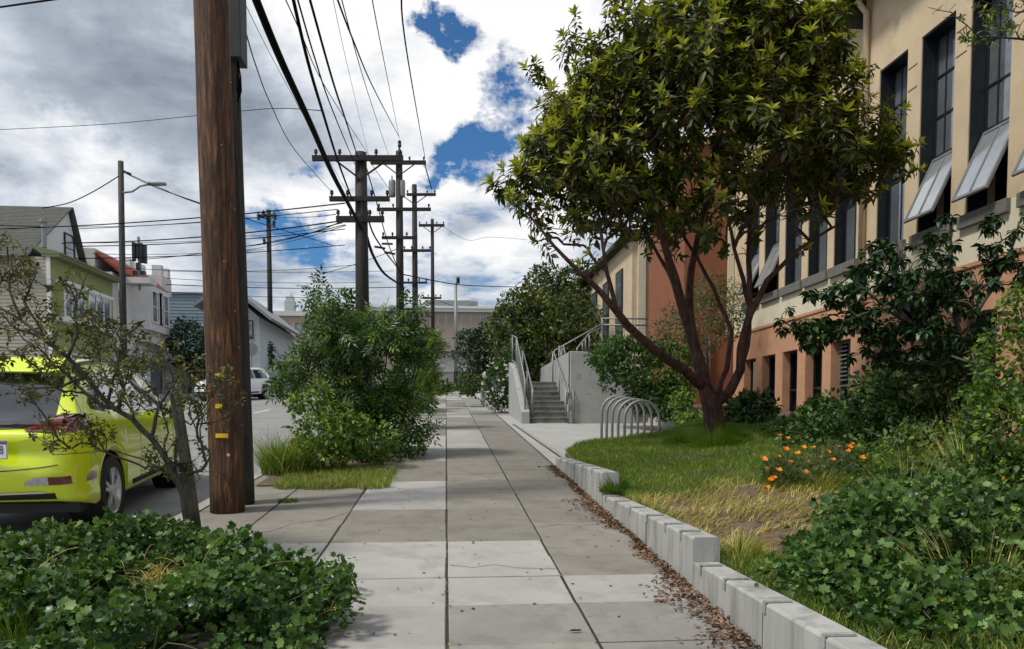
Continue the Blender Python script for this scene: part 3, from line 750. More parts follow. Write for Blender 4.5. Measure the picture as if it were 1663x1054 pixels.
# pink base with deep openings
bt = 3.26; bb = .9
fac(pk, YA, YB, bt, ZB - .002, .24); fac(pk, YA, YB, -.5, bb, .24)
bo = [(y + .12, y + WW + .02) for y, _ in WN]
ed = [YA]
for a, b in bo: ed += [a, b]
ed.append(YB)
for i in range(0, len(ed), 2): fac(pk, ed[i], ed[i + 1], bb + .002, bt - .002, .24)
loc(pk, OB).build('base_wall', M_pink, sb_)
mb = MB(); mb.box(XB - .03, XB - .001, YA, YB, ZB - .05, ZB + .02); loc(mb, OB).build('string_course', M_pink, sb_, bevel=.008)
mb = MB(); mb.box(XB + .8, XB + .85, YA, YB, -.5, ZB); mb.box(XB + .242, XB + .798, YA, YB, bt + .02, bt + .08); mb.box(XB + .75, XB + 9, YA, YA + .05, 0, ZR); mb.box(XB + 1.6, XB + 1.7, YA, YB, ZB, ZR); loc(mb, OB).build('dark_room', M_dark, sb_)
# basement window frames and grilles
for a, b in bo:
    if a < 8: continue
    mb = MB(); x = XB + .2
    for z in (bb + .03, 2.3, bt - .03): mb.box(x, x + .05, a + .002, b - .002, z - .025, z + .025)
    for y in (a + .03, (a + b) / 2, b - .03): mb.box(x - .004, x + .046, y - .025, y + .025, bb + .004, bt - .004)
    if 14 < a < 16.5:
        for q in range(9): z = 2.4 + q * .09; mb.box(x - .06, x - .045, a + .4, b - .05, z, z + .03)
    f = loc(mb, OB).build('basement_window', M_frame if a < 14 or a > 16.5 else M_sill, sb_)
# sills, windows
for y, _ in WN:
    mb = MB(); mb.box(XB - .09, XB + .3, y - .10, y + WW + .10, ZS - .2, ZS + .015); loc(mb, OB).build('sill', M_sill, sb_, bevel=.01)
    w = MB(); xf = XB + .27; zt_ = 6.22
    def bar(y0, y1, z0, z1, d=0): w.box(xf + d, xf + .06 + d, y0, y1, z0, z1)
    bar(y, y + .05, ZS + .016, ZL - .003); bar(y + WW - .05, y + WW, ZS + .016, ZL - .003)
    bar(y + .051, y + WW - .051, ZL - .06, ZL - .003); bar(y + .051, y + WW - .051, ZS + .016, ZS + .07); bar(y + .051, y + WW - .051, zt_ - .035, zt_ + .035)
    for z in (6.93, 7.64): bar(y + .052, y + WW - .052, z - .016, z + .016, .01)
    for yy in (y + .34, y + .65): w.box(xf + .013, xf + .05, yy - .014, yy + .014, zt_ + .036, ZL - .061)
    fo = loc(w, OB).build('window_frame', M_frame, sb_)
    rv = MB(); rv.box(XB + .02, xf - .001, y + WW - .022, y + WW - .001, ZS + .02, ZL - .004); rv.box(XB + .02, xf - .001, y + .001, y + WW - .023, ZL - .026, ZL - .004); loc(rv, OB).build('window_reveal', M_frame, sb_)
    g = MB(); g.box(xf + .03, xf + .036, y + .05, y + WW - .05, zt_ + .03, ZL - .06); loc(g, OB).build('window_pane', M_glass, fo).matrix_parent_inverse = Matrix()
    # awning sash hinged at the transom
    ang = R(25) if y in OPEN else 0; H = zt_ - ZS - .12
    s_ = MB(); gp = MB()
    def P(u, v, d):   # u along y, v down the sash, d thickness
        return (xf - .012 - math.sin(ang) * v - d * math.cos(ang), y + .055 + u, zt_ - .04 - math.cos(ang) * v + d * math.sin(ang))
    Wd = WW - .11
    for (u0, u1, v0, v1) in ((0, Wd, 0, .05), (0, Wd, H - .05, H), (0, .05, .051, H - .051), (Wd - .05, Wd, .051, H - .051), (Wd / 2 - .015, Wd / 2 + .015, .051, H - .051)):
        vs = [P(u, v, d) for d in (0, .04) for v in (v0, v1) for u in (u0, u1)]
        s_.add(vs, [(0, 2, 3, 1), (4, 5, 7, 6), (0, 1, 5, 4), (2, 6, 7, 3), (0, 4, 6, 2), (1, 3, 7, 5)])
    vs = [P(u, v, d) for d in (.012, .026) for v in (.05, H - .05) for u in (.05, Wd - .05)]
    gp.add(vs, [(0, 2, 3, 1), (4, 5, 7, 6), (0, 1, 5, 4), (2, 6, 7, 3), (0, 4, 6, 2), (1, 3, 7, 5)])
    so = loc(s_, OB).build('awning_sash', M_frame if not ang else M_galv_d, sb_); loc(gp, OB).build('sash_pane', M_glass if not ang else M_frost, so)
    if ang: so['label'] = 'awning sash tilted open'
# brick-look band on the pilasters, drainpipe, roof edge with brackets
for i, (y, _) in enumerate(WN):
    if i == 0: continue
    yp = y - .17
    mb = MB()
    for z in (7.95, 7.55): mb.box(XB - .006, XB - .001, y - .30, y - .03, z, z + .02)
    loc(mb, OB).build('pilaster_band', M_terra, sb_)
mb = MB(); mb.tube([(XB - .09, 15.18, 3.3), (XB - .09, 15.18, ZR - .35), (XB - .3, 15.18, ZR - .1)], .06, 10)
loc(mb, OB).build('drainpipe', M_cream, sb_, smooth=True)
mb = MB(); mb.box(XB - .55, XB + 2, YA - .3, YB + .3, ZR + .002, ZR + .16); mb.box(XB - .62, XB - .552, YA - .3, YB + .3, ZR - .02, ZR + .22)
loc(mb, OB).build('roof_edge', M_cream, sb_)
for y in [q * 1.33 - .6 for q in range(2, 17)]:
    mb = MB(); mb.box(XB - .48, XB - .002, y, y + .14, ZR - .34, ZR); mb.box(XB - .36, XB - .002, y + .01, y + .13, ZR - .5, ZR - .342); loc(mb, OB).build('eave_bracket', M_bark_d, sb_)
# floodlight and terracotta stair tower, far wing
tw = thing('stair_tower', 'plain terracotta coloured tower block standing out from the cream school wall', 'building', (7.0, 22.4, gz(22.4))); OT = Vector(tw.location)
mb = MB(); mb.box(7.0, XB + .6, 22.4, 26.4, 0, 9.6); loc(mb, OT).build('tower_wall', M_terra, tw)
mb = MB(); mb.box(6.9, XB + .7, 22.3, 26.5, 9.602, 9.8); loc(mb, OT).build('coping', M_cream, tw)
mb = MB(); mb.box(8.3, 8.48, 22.34, 22.398, 4.0, 9.6); loc(mb, OT).build('corner_strip', M_creamw, tw)
mb = MB(); mb.tube([(7.75, 22.32, 1.5), (7.75, 22.32, 4.0)], .05, 8); loc(mb, OT).build('pipe', M_galv_d, tw)
fw = thing('school_wing', 'cream wing of the school with sloping eave behind the stairs', 'building', (6.6, 29, gz(29))); OW = Vector(fw.location)
mb = MB(); mb.box(6.7, 12, 27.6, 46, 1, 8.1); loc(mb, OW).build('wing_wall', M_cream, fw)
mb = MB(); mb.box(6.35, 12, 27.45, 46.4, 8.102, 8.26); loc(mb, OW).build('wing_roof', M_bark_d, fw)
for x in (6.9, 7.7):
    mb = MB(); mb.box(x, x + .28, 27.5, 27.598, 1.5, 8.1); loc(mb, OW).build('pilaster', M_creamw, fw)
for y in (29, 31.5, 34, 36.5, 39, 41.5, 44):
    mb = MB(); mb.box(6.64, 6.698, y, y + 1.1, 4.6, 7.3); f_ = loc(mb, OW).build('window', M_frame, fw)
    mb = MB(); mb.box(6.60, 6.638, y - .15, y + 1.25, 4.4, 4.56); loc(mb, OW).build('sill', M_sill, fw)
    mb = MB(); mb.box(6.62, 6.638, y + .08, y + 1.02, 4.7, 5.8); mb.box(6.62, 6.638, y + .08, y + 1.02, 5.9, 7.2); loc(mb, OW).build('pane', M_glass, f_)

# ================================================================== UTILITY POLES
def loc2(mb, O): return loc(mb, Vector(O))
T0 = at(341, -60, 8.2); B0 = gnd(370, 830)
dirp = (T0 - B0); TOP = B0 + dirp * (9.6 / dirp.length)
fp = thing('utility_pole', 'thick brown creosoted utility pole with yellow tags in the left foreground', 'utility pole', B0)
mb = MB(); nseg = 40
mb.tube([B0 + (TOP - B0) * (i / nseg) - Vector((0, 0, .05 if i == 0 else 0)) for i in range(nseg + 1)], [.176 - .006 * math.sin(i * .7) * .3 - .00028 * i for i in range(nseg + 1)], 28)
for i, v in enumerate(mb.v):
    a = (i % 28) / 28 * 6.283; q = 1 + .012 * math.sin(a * 5 + v[2] * .8) + .007 * math.sin(a * 11 + v[2] * 1.7)
    c = B0 + (TOP - B0) * ((v[2] - B0.z) / (TOP.z - B0.z)); mb.v[i] = (c.x + (v[0] - c.x) * q, c.y + (v[1] - c.y) * q, v[2])
loc2(mb, B0).build('pole_shaft', M_pole_b, fp, smooth=True)
def on_pole(px, py, r=.178):
    p = at(px, py, 8.0); c = B0 + (TOP - B0) * ((p.z - B0.z) / (TOP.z - B0.z)); dx = p.x - c.x
    dx = max(-r * .98, min(r * .98, dx)); a = math.asin(dx / r); return c, a
for (py, w) in ((609, .10), (659, .07), (708, .125)):
    c, a0 = on_pole(343, py); mb = MB(); n = 6; rr = .183
    for h, z in ((0, -.022), (1, .022)):
        for i in range(n + 1):
            a = a0 + (w / .18) * i / n; mb.v.append((c.x + math.sin(a) * rr, c.y - math.cos(a) * rr, c.z + z))
    mb.f = [(i, i + 1, n + 2 + i, n + 1 + i) for i in range(n)]; mb.m = [0] * n
    t_ = loc2(mb, B0).build('yellow_tag', M_tag_y, fp); sm = t_.modifiers.new('thick', 'SOLIDIFY'); sm.thickness = .003
c, a = on_pole(363, 740); mb = MB(); mb.lathe([(0, -.004), (.016, -.004), (.016, .004), (0, .004)], (0, 0, 0), 14, 'Y')
mb.v = [tuple(Matrix.Rotation(a, 4, 'Z') @ Vector(v) + Vector((c.x + math.sin(a) * .184, c.y - math.cos(a) * .184, c.z)) - B0) for v in mb.v]; mb.build('round_tag', M_white, fp)
for (px, py) in ((350, 640), (380, 560), (372, 500), (358, 420), (375, 330), (362, 700), (384, 690), (355, 230), (366, 120)):   # nails
    c, a = on_pole(px, py); mb = MB(); q = (c.x + math.sin(a) * .18, c.y - math.cos(a) * .18, c.z); mb.box(q[0] - .006, q[0] + .006, q[1] - .006, q[1] + .006, q[2] - .006, q[2] + .006); loc2(mb, B0).build('nail', M_galv_d, fp)
tag(fp, group=None)
# grey stub pole behind it, with equipment box and coiled cable
B1 = gnd(391, 818); T1 = at(362, -60, 8.75); T1 = B1 + (T1 - B1) * (8.6 / (T1 - B1).length)
gp_ = thing('stub_pole', 'darker weathered grey pole standing close behind the thick brown pole', 'utility pole', B1)
mb = MB(); mb.tube([B1 + (T1 - B1) * (i / 20) - Vector((0, 0, .05 if i == 0 else 0)) for i in range(21)], [.152 - .0012 * i for i in range(21)], 20)
loc2(mb, B1).build('pole_shaft', M_pole_g, gp_, smooth=True)
c = at(382, 45, 8.75)
mb = MB(); mb.box(c.x - .03, c.x + .09, c.y - .14, c.y + .14, c.z - .37, c.z + .5); loc2(mb, B1).build('equipment_box', mat('box_dark_green', (.035, .045, .045), .6, .1, 8), gp_, bevel=.01)
mb = MB(); mb.tube([at(383, 90, 8.75), at(385, 140, 8.72), at(390, 155, 8.7), at(389, 128, 8.7), at(384, 150, 8.7), at(385, 178, 8.72)], .009, 6)
mb.tube([at(384, 85, 8.75), at(391, 125, 8.7), at(392, 148, 8.7), at(386, 165, 8.7)], .007, 6); loc2(mb, B1).build('coiled_cable', M_wire, gp_)
mb = MB(); mb.tube([at(386, 95, 8.72), at(389, 400, 8.72), at(403, 800, 8.72)], .012, 6); loc2(mb, B1).build('conduit', M_wire, gp_)

def pole(px, top, base_y, Y, w, label, arms, name='utility_pole', m=None, extra=None, grp='utility poles down the street'):
    """arms: list of (pixel y, x0, x1, thickness px, depth offset)"""
    P_ = at(px, top, Y); b = Vector((P_.x, Y, gz(Y))); t = thing(name, label, 'utility pole', b, 0, grp)
    mb = MB(); r0 = w / 2 * mpp(Y); mb.tube([b - Vector((0, 0, .1)), b.lerp(P_, .5), P_], [r0 * 1.12, r0, r0 * .86], 12); loc2(mb, b).build('pole_shaft', m or M_pole_d, t, smooth=True)
    for k, (ay, x0, x1, th) in enumerate(arms):
        a, c = at(x0, ay, Y - .2), at(x1, ay, Y - .2); mb = MB(); mb.beam(a, c, .12, th * mpp(Y)); loc2(mb, b).build('crossarm', M_pole_d, t)
        L = c - a
        for q in (.04, .3, .7, .96):
            p = a + L * q + Vector((0, 0, th * mpp(Y) / 2)); m2 = MB(); m2.lathe([(0, 0), (.03, 0), (.03, .06), (.06, .08), (.05, .13), (.055, .16), (.03, .2), (0, .21)], p, 8); loc2(m2, b).build('insulator', M_black, t)
        if k == 0 and L.length > 1.5:
            m2 = MB(); mid = Vector((P_.x, Y - .2, a.z))
            for sgn in (-1, 1): m2.beam(mid + Vector((0, 0, -.6)), mid + Vector((sgn * .75, 0, -.05)), .04, .05)
            loc2(m2, b).build('arm_brace', M_pole_d, t)
    return t, b
tA, bA = pole(586, 248, 740, 25, 21, 'nearest of the far line of poles with three long crossarms above the leafy shrub', [(257, 507, 655, 8), (323, 535, 633, 7), (356, 546, 624, 9)])
tB, bB = pole(648, 246, 690, 40, 12, 'second pole with a grey transformer can below its top crossarm', [(264, 602, 692, 6), (340, 612, 700, 5), (386, 620, 678, 4.5)])
m2 = MB(); c = at(641, 306, 40)
for dx in (-.13, .36): m2.lathe([(0, -.42), (.16, -.42), (.17, -.35), (.17, .32), (.15, .4), (.03, .42), (.03, .62), (0, .62)], (c.x + dx, c.y, c.z), 12)
loc2(m2, bB).build('transformer', M_galv_d, tB, smooth=True)
m2 = MB(); m2.tube([at(648, 248, 40), at(649, 228, 40)], .05, 6); m2.lathe([(.05, 0), (.1, .1), (.07, .2), (.1, .3), (0, .4)], at(649, 240, 40), 8); loc2(m2, bB).build('top_insulator', M_black, tB)
tC, bC = pole(673, 300, 660, 50, 9, 'third pole with a short crossarm reaching right below its top', [(316, 660, 708, 4), (407, 655, 700, 4), (459, 650, 694, 3)])
tD, bD = pole(702, 356, 560, 62, 6, 'thin last pole of the line standing in front of the long tan building', [(366, 680, 722, 4), (484, 686, 717, 3)])
tE, bE = pole(436, 341, 560, 60, 8, 'dark pole across the street with cable brackets at its top', [(350, 418, 446, 3)], grp=None)
m2 = MB()
for (x, y, s_) in ((420, 352, 1), (428, 347, 1), (447, 352, 1), (445, 363, 1), (429, 392, .8)):
    p = at(x, y, 59.7); m2.lathe([(0, -.25), (.12, -.2), (.08, 0), (.14, .1), (0, .3)], p, 7)
    m2.tube([p, at(436, y + 4, 59.8)], .05, 5)
loc2(m2, bE).build('bracket', M_black, tE)
m2 = MB(); p = at(442, 565, 59.6); m2.box(p.x - .3, p.x + .3, p.y, p.y + .03, p.z - .72, p.z + .72); tag(m2.build('street_sign', M_white), 'pale blank back of a tall sign on the dark pole across the street', 'sign')
# stop sign seen from behind
p = at(408, 567, 52); sg = thing('stop_sign', 'pale back of an octagonal road sign beside the thick brown pole', 'sign', (p.x, p.y, gz(p.y)))
m2 = MB(); m2.prism([(p.x + .45 * math.cos(R(22.5 + 45 * i)), p.z + .45 * math.sin(R(22.5 + 45 * i))) for i in range(8)], 1, p.y, p.y + .02); loc2(m2, sg.location).build('sign_plate', M_galv_d, sg)
m2 = MB(); m2.tube([(p.x, p.y + .05, gz(p.y)), (p.x, p.y + .05, p.z + .45)], .03, 6); loc2(m2, sg.location).build('sign_post', M_galv_d, sg)

# street lamps
p = at(196, 262, 33.5); b = Vector((p.x - .1, 33.5, gz(33.5))); lp = thing('street_lamp', 'grey street lamp pole with one curved arm in front of the white house', 'street lamp', b)
m2 = MB(); m2.tube([b, b.lerp(p, .5), p], [.15, .125, .11], 12); loc2(m2, b).build('lamp_post', M_pole_g, lp, smooth=True)
m2 = MB(); m2.tube([at(199, 313, 33.4), at(215, 311, 33.4), at(228, 302, 33.4), at(245, 299, 33.4)], .045, 8); loc2(m2, b).build('lamp_arm', M_galv_d, lp, smooth=True)
m2 = MB(); a, c = at(241, 299, 33.4), at(269, 301, 33.4); m2.lathe([(0, 0), (.14, .02), (.16, .3), (.12, .68), (0, .74)], (0, 0, 0), 12, 'X'); m2.v = [(a.x + v[0], a.y + v[1], a.z + .02 + v[2] * .55) for v in m2.v]; loc2(m2, b).build('lamp_head', M_galv, lp, smooth=True)
m2 = MB(); 
for q in (202, 207, 211): m2.lathe([(0, -.05), (.06, -.04), (.06, .04), (0, .05)], at(q, 279 + (q - 202) * .4, 33.4), 7)
loc2(m2, b).build('cable_clamp', M_black, lp)
p = at(740, 462, 56.5); b = Vector((p.x, 56.5, gz(56.5))); lp = thing('street_lamp', 'slim grey street lamp with a small angled head in front of the tan building', 'street lamp', b)
m2 = MB(); m2.tube([b + Vector((0, 0, 1.4)), p], [.14, .11], 10); m2.tube([p, at(743, 456, 56.5)], .06, 6); loc2(m2, b).build('lamp_post', M_galv_d, lp, smooth=True)
m2 = MB(); m2.tube([b, b + Vector((0, 0, 1.39))], .17, 10); loc2(m2, b).build('lamp_base', M_black, lp)
m2 = MB(); q = at(744, 455, 56.4); m2.obox(q, .24, .5, .4, rx=R(25)); loc2(m2, b).build('lamp_head', M_black, lp, bevel=.04)

# ================================================================== CABLES
def cable(pts, r, label, group='overhead cables along the street', sub=8):
    P_ = [at(*p) for p in pts]; out = []
    for i in range(len(P_) - 1):
        p0, p1, p2, p3 = P_[max(i - 1, 0)], P_[i], P_[i + 1], P_[min(i + 2, len(P_) - 1)]
        for k in range(sub):
            t = k / sub
            out.append(.5 * ((2 * p1) + (p2 - p0) * t + (2 * p0 - 5 * p1 + 4 * p2 - p3) * t * t + (3 * p1 - p0 - 3 * p2 + p3) * t ** 3))
    out.append(P_[-1]); o = MB().tube(out, r, 6).build('overhead_cable', M_wire, smooth=True); return tag(o, label, 'cable', group)
cable([(408, -20, 9), (455, 95, 10.5), (505, 203, 13), (545, 292, 17), (588, 372, 25)], .048, 'very thick bundled cable sweeping from the picture top to the nearest far pole')
cable([(594, 378, 25), (606, 415, 28), (625, 445, 33), (650, 462, 40)], .05, 'thick cable hanging in a curve from the first far pole to the second')
cable([(472, -20, 9), (500, 100, 10.5), (525, 185, 13), (550, 265, 17.5), (572, 324, 25)], .022, 'wavy medium cable just right of the very thick bundle')
cable([(478, -20, 9), (512, 97, 11), (540, 179, 14.5), (577, 268, 25)], .011, 'thin cable meeting the top crossarm of the nearest far pole left of its centre')
cable([(498, -20, 9), (540, 130, 12), (561, 194, 16), (580, 252, 25)], .016, 'straight medium cable running to the top of the nearest far pole')
cable([(455, -20, 9), (488, 52, 10.5), (531, 146, 14), (599, 252, 25)], .007, 'thin cable crossing over the others towards the middle crossarm end')
cable([(543, -15, 10), (573, 64, 13), (610, 150, 20), (649, 224, 40)], .013, 'cable slanting to the insulator on top of the second pole')
cable([(551, -15, 10), (596, 146, 18), (631, 252, 40)], .008, 'very thin cable just under the one that meets the second pole top')
cable([(602, -15, 10), (622, 91, 15), (648, 222, 40)], .008, 'steep thin cable dropping to the top of the second pole')
cable([(651, -15, 10), (664, 106, 16), (690, 255, 40)], .014, 'rightmost steep cable ending at the right end of the second pole crossarm')
cable([(690, 268, 40), (701, 307, 50)], .03, 'short cable from the second pole to the right end of the third pole crossarm')
cable([(538, -15, 10), (564, 106, 15), (599, 254, 25)], .004, 'hair-thin cable between the two brightest cloud patches')
cable([(398, 48, 9), (415, 105, 11), (440, 170, 14), (480, 245, 18), (540, 313, 25)], .008, 'thin cable leaving the equipment box and dropping to the second crossarm')
cable([(395, 0, 9), (440, 90, 12), (500, 200, 17), (570, 322, 25)], .004, 'hair-thin cable left of the thick bundle')
cable([(592, 262, 25), (612, 330, 28), (632, 400, 33), (655, 455, 40)], .02, 'sagging cable between the first far pole and the lower part of the second')
cable([(600, 262, 25), (640, 318, 40)], .01, 'short thin cable from the first pole crossarm to the transformer')
cable([(594, 330, 25), (609, 385, 30), (650, 440, 40)], .03, 'uneven sagging cable with spliced lumps behind the lower crossarms')
cable([(-10, 13, 20), (95, -2, 18)], .022, 'dark cable cutting the top left corner of the sky', None)
cable([(-10, 211, 24), (180, 201, 22), (385, 181, 19), (455, 176, 17), (525, 180, 14)], .008, 'long thin cable crossing the left sky behind the brown pole', None)
cable([(193, 286, 33), (150, 312, 33), (110, 330, 33.5), (68, 338, 34)], .02, 'service cable from the left street lamp pole down to the gabled house', None)
cable([(203, 280, 33), (260, 305, 30), (330, 333, 26), (545, 400, 25.5)], .012, 'upper of two cables leaving the left street lamp pole to the right', None)
cable([(205, 282, 33), (255, 305, 30), (325, 330, 27)], .018, 'lower of two cables leaving the left street lamp pole', None)
HG = 'house cables crossing the street from the left'
hz = [(0, 372, 560, 330, 34, 26, 6), (0, 366, 435, 352, 34, 58, 8), (120, 372, 548, 340, 36, 26, 4), (130, 400, 560, 372, 38, 40, 6), (0, 392, 440, 386, 36, 58, 5), (150, 412, 430, 405, 38, 58, 4),
      (60, 420, 560, 398, 36, 45, 6), (200, 424, 560, 365, 38, 26, 9), (270, 452, 620, 458, 44, 50, 4), (270, 462, 660, 466, 44, 50, 4), (270, 474, 600, 484, 44, 50, 3), (380, 384, 556, 362, 58, 26, 5),
      (380, 402, 560, 358, 58, 26, 8), (380, 410, 562, 366, 58, 26, 4), (265, 440, 580, 430, 44, 50, 5), (100, 395, 560, 358, 36, 26, 8), (445, 352, 545, 348, 60, 26, 3), (150, 433, 640, 440, 40, 50, 5), (500, 450, 655, 400, 60, 50, 4)]
HL = ['second highest house cable from the left picture edge, ending at the lower crossarm', 'highest house cable from the left edge, ending at the dark pole across the street', 'cable from the gable peak straight to the lowest crossarm of the nearest far pole',
      'cable passing just above the red tile roof towards the lower crossarms', 'third cable from the left edge, running level to the dark pole across the street', 'short cable above the tile roof meeting the pole across the street', 'low cable crossing the gable house roof',
      'heavier cable rising steeply from the phone antennas to the lowest crossarm', 'topmost of three low level cables above the pale grey gable', 'middle one of three low level cables above the pale grey gable', 'lowest of three low level cables above the pale grey gable',
      'upper of three cables fanning from behind the brown pole to the lowest crossarm', 'heavy middle cable fanning from behind the brown pole to the lowest crossarm', 'lower of three cables fanning from behind the brown pole to the lowest crossarm', 'nearly level cable above the blue house, right of the antennas',
      'heavier cable rising from the gable peak to the lowest crossarm', 'short cable from the bracketed pole across the street to the nearest far pole', 'long cable from the tile roof to the second far pole', 'short cable rising from the distant stone tower to the second far pole']
for i, (x0, y0, x1, y1, Y0_, Y1_, sag) in enumerate(hz):
    lb = HL[i]
    n = 4; cable([(x0 + (x1 - x0) * q / n, y0 + (y1 - y0) * q / n + sag * 4 * (q / n) * (1 - q / n), Y0_ + (Y1_ - Y0_) * q / n) for q in range(n + 1)], .014 + .008 * (i % 3 == 0),
          lb, HG)
cable([(656, 446, 40), (742, 462, 50), (800, 465, 60), (880, 467, 70)], .03, 'cable running right from the second pole over the tan building')
cable([(705, 486, 60), (745, 500, 58)], .02, 'short low cable between the last pole and the slim grey lamp')
cable([(720, 368, 60), (760, 390, 60), (800, 385, 64), (880, 392, 80)], .012, 'faint cable going right from the top of the last pole')
# small closures hanging on the cable between poles one and two
for i, (x, y) in enumerate(((629, 396), (617, 402), (633, 411))):
    p = at(x, y, 30); mb = MB(); mb.obox((0, 0, 0), .42, .1, .07, rz=R(5 * i), ry=R(8 if i else 0)); o = mb.build('splice_case', M_black, bevel=.02); o.location = p
    tag(o, ['highest', 'left-hand', 'lowest'][i] + ' of three small black splice cases on the sagging cables between the far poles', 'splice case', 'splice cases on the sagging cables')

# ================================================================== HOUSES ACROSS THE STREET
XH = -17.3
M_green = mat('green_stucco', (.29, .33, .13), .9, .06, 2, .2, 50)
M_clap = mat('beige_clapboard', (.40, .37, .31), .85, .06, 3)
M_housew = mat('white_stucco', (.60, .59, .58), .9, .06, 2, .2, 50, stain=((.42, .42, .42), 1.2, .58, .5))
M_houseb = mat('blue_siding', (.20, .27, .32), .85, .06, 2)
M_houseg = mat('pale_grey_siding', (.48, .51, .53), .85, .06, 2)
M_trimw = mat('white_trim', (.70, .71, .70), .6, .05, 6)
M_tan = mat('tan_panel', (.34, .285, .235), .9, .05, .5, stretch=(1, 1, .12), stain=((.42, .37, .31), .8, .58, .6))
M_pinkg = mat('pinkish_stucco', (.42, .33, .28), .9, .06, 1)
def clap(mb, x0, x1, y, z0, z1, pitch=.16, t=.02, axis='y'):
    z = z0
    while z < z1 - .01:
        zz = min(z + pitch, z1)
        if axis == 'y': mb.add([(x0, y - t, z), (x1, y - t, z), (x1, y - .003, zz), (x0, y - .003, zz), (x0, y, z), (x1, y, z)], [(0, 1, 2, 3), (1, 0, 4, 5)])
        else: mb.add([(y + t, x0, z), (y + t, x1, z), (y + .003, x1, zz), (y + .003, x0, zz), (y, x0, z), (y, x1, z)], [(0, 1, 2, 3), (1, 0, 4, 5)])
        z = zz
def win(par, O, x, y0, y1, z0, z1, nm=2, nh=1, fm=None, face='x', d=.06):
    """window on a wall facing +X (face x) or -Y (face y)"""
    fm = fm or M_trimw; f = MB(); g = MB(); t = .07
    def bx(mb, a0, a1, b0, b1, u0, u1):
        if face == 'x': mb.box(x + u0, x + u1, a0, a1, b0, b1)
        else: mb.box(a0, a1, x - u1, x - u0, b0, b1)
    bx(f, y0, y1, z0, z0 + t, .003, d); bx(f, y0, y1, z1 - t, z1, .003, d)
    n = nm
    for i in range(n + 1): c = y0 + t / 2 + (y1 - y0 - t) * i / n; bx(f, c - t / 2, c + t / 2, z0 + t + .001, z1 - t - .001, .004, d - .004)
    for i in range(1, nh + 1): c = z0 + (z1 - z0) * i / (nh + 1); bx(f, y0 + t, y1 - t, c - .02, c + .02, .006, d - .01)
    bx(g, y0 + t, y1 - t, z0 + t, z1 - t, .004, .02)
    fo = loc(f, O).build('window', fm, par); loc(g, O).build('pane', M_glass, fo)
    return fo
# --- green fronted house with grey gable roof
ya, yb = atX(80, 417, XH).y, atX(182, 455, XH).y; zc = atX(80, 417, XH).z; gA = gz(ya)
hA = thing('house', 'green fronted house with beige clapboard side and steep grey shingle gable roof', 'house', (XH, ya, gA)); O = Vector(hA.location)
mb = MB(); mb.box(XH - 14, XH, ya + .03, yb - .01, gA - .5, zc); loc(mb, O).build('front_wall', M_green, hA)
mb = MB(); clap(mb, XH - 14, XH - .15, ya + .03, gA - .3, zc); loc(mb, O).build('side_wall', M_clap, hA)
mb = MB(); mb.box(XH - .15, XH + .02, ya, ya + .028, gA - .3, zc); loc(mb, O).build('corner_board', M_trimw, hA)
mb = MB(); mb.box(XH - .3, XH + .45, ya - .05, yb, zc, zc + .12); mb.prism([(XH - .3, zc + .121), (XH + .5, zc + .121), (XH + .5, zc + .2), (XH - .9, zc + .55)], 1, ya - .06, yb + .01); loc(mb, O).build('cornice', mat('olive_trim', (.17, .19, .09), .8, .05, 5), hA)
xg_ = XH - 1.0; yg = atX(133, 405, xg_).y; ypk = atX(110, 338, xg_).y; zpk = atX(110, 338, xg_).z
mb = MB(); mb.add([(xg_, ya + .02, zc), (xg_, yg, zc), (xg_, ypk, zpk - .1)], [(0, 1, 2)])
loc(mb, O).build('gable_wall', M_trimw, hA)
def slab(mb, a, b, c, d, t):
    a, b, c, d = map(Vector, (a, b, c, d)); n = (b - a).cross(d - a).normalized() * t
    mb.add([a, b, c, d, a + n, b + n, c + n, d + n], [(3, 2, 1, 0), (4, 5, 6, 7), (0, 1, 5, 4), (1, 2, 6, 5), (2, 3, 7, 6), (3, 0, 4, 7)])
mb = MB(); k = 34
for i in range(k):   # shingle courses
    f0, f1 = i / k, (i + 1) / k; A = Vector((0, ya - .35, zc - .1)); Bv = Vector((0, ypk, zpk))
    p0, p1 = A.lerp(Bv, f0), A.lerp(Bv, f1)
    slab(mb, (XH - 14.5, p0.y, p0.z + .015), (xg_ + .25, p0.y, p0.z + .015), (xg_ + .25, p1.y, p1.z), (XH - 14.5, p1.y, p1.z), .05)
slab(mb, (xg_ + .25, yg + .35, zc - .1), (XH - 14.5, yg + .35, zc - .1), (XH - 14.5, ypk + .001, zpk), (xg_ + .25, ypk + .001, zpk), .06)
rf = loc(mb, O).build('roof', M_shing, hA)
p = at(72, 402, ya + .6); mb = MB(); mb.tube([p, p + Vector((0, 0, 1.1))], .11, 8); mb.tube([p + Vector((0, 0, 1.1)), p + Vector((0, 0, 1.25))], .17, 8); loc(mb, O).build('vent_pipe', M_galv, rf)
win(hA, O, xg_ + .02, ypk - .5, ypk + .5, zc + .5, zc + 1.9, 1, 1, M_frame)
zb_, zt2 = atX(98, 516, XH).z, atX(98, 462, XH).z
yw = [atX(x, 480, XH).y for x in (92, 126, 132, 168)]
mb = MB(); mb.box(XH, XH + .45, yw[0] - .1, yw[3] + .2, zb_ - .2, zb_); mb.box(XH, XH + .4, yw[0] - .1, yw[3] + .2, zt2, zt2 + .15); loc(mb, O).build('bay_trim', M_trimw, hA)
win(hA, O, XH + .3, yw[0], yw[1], zb_ + .002, zt2 - .002, 3, 0); win(hA, O, XH + .3, yw[2], yw[3], zb_ + .002, zt2 - .002, 3, 0)
mb = MB(); mb.box(XH, XH + .3, yw[0] - .05, yw[3] + .15, zb_ + .001, zt2 - .001); loc(mb, O).build('bay_wall', M_green, hA)
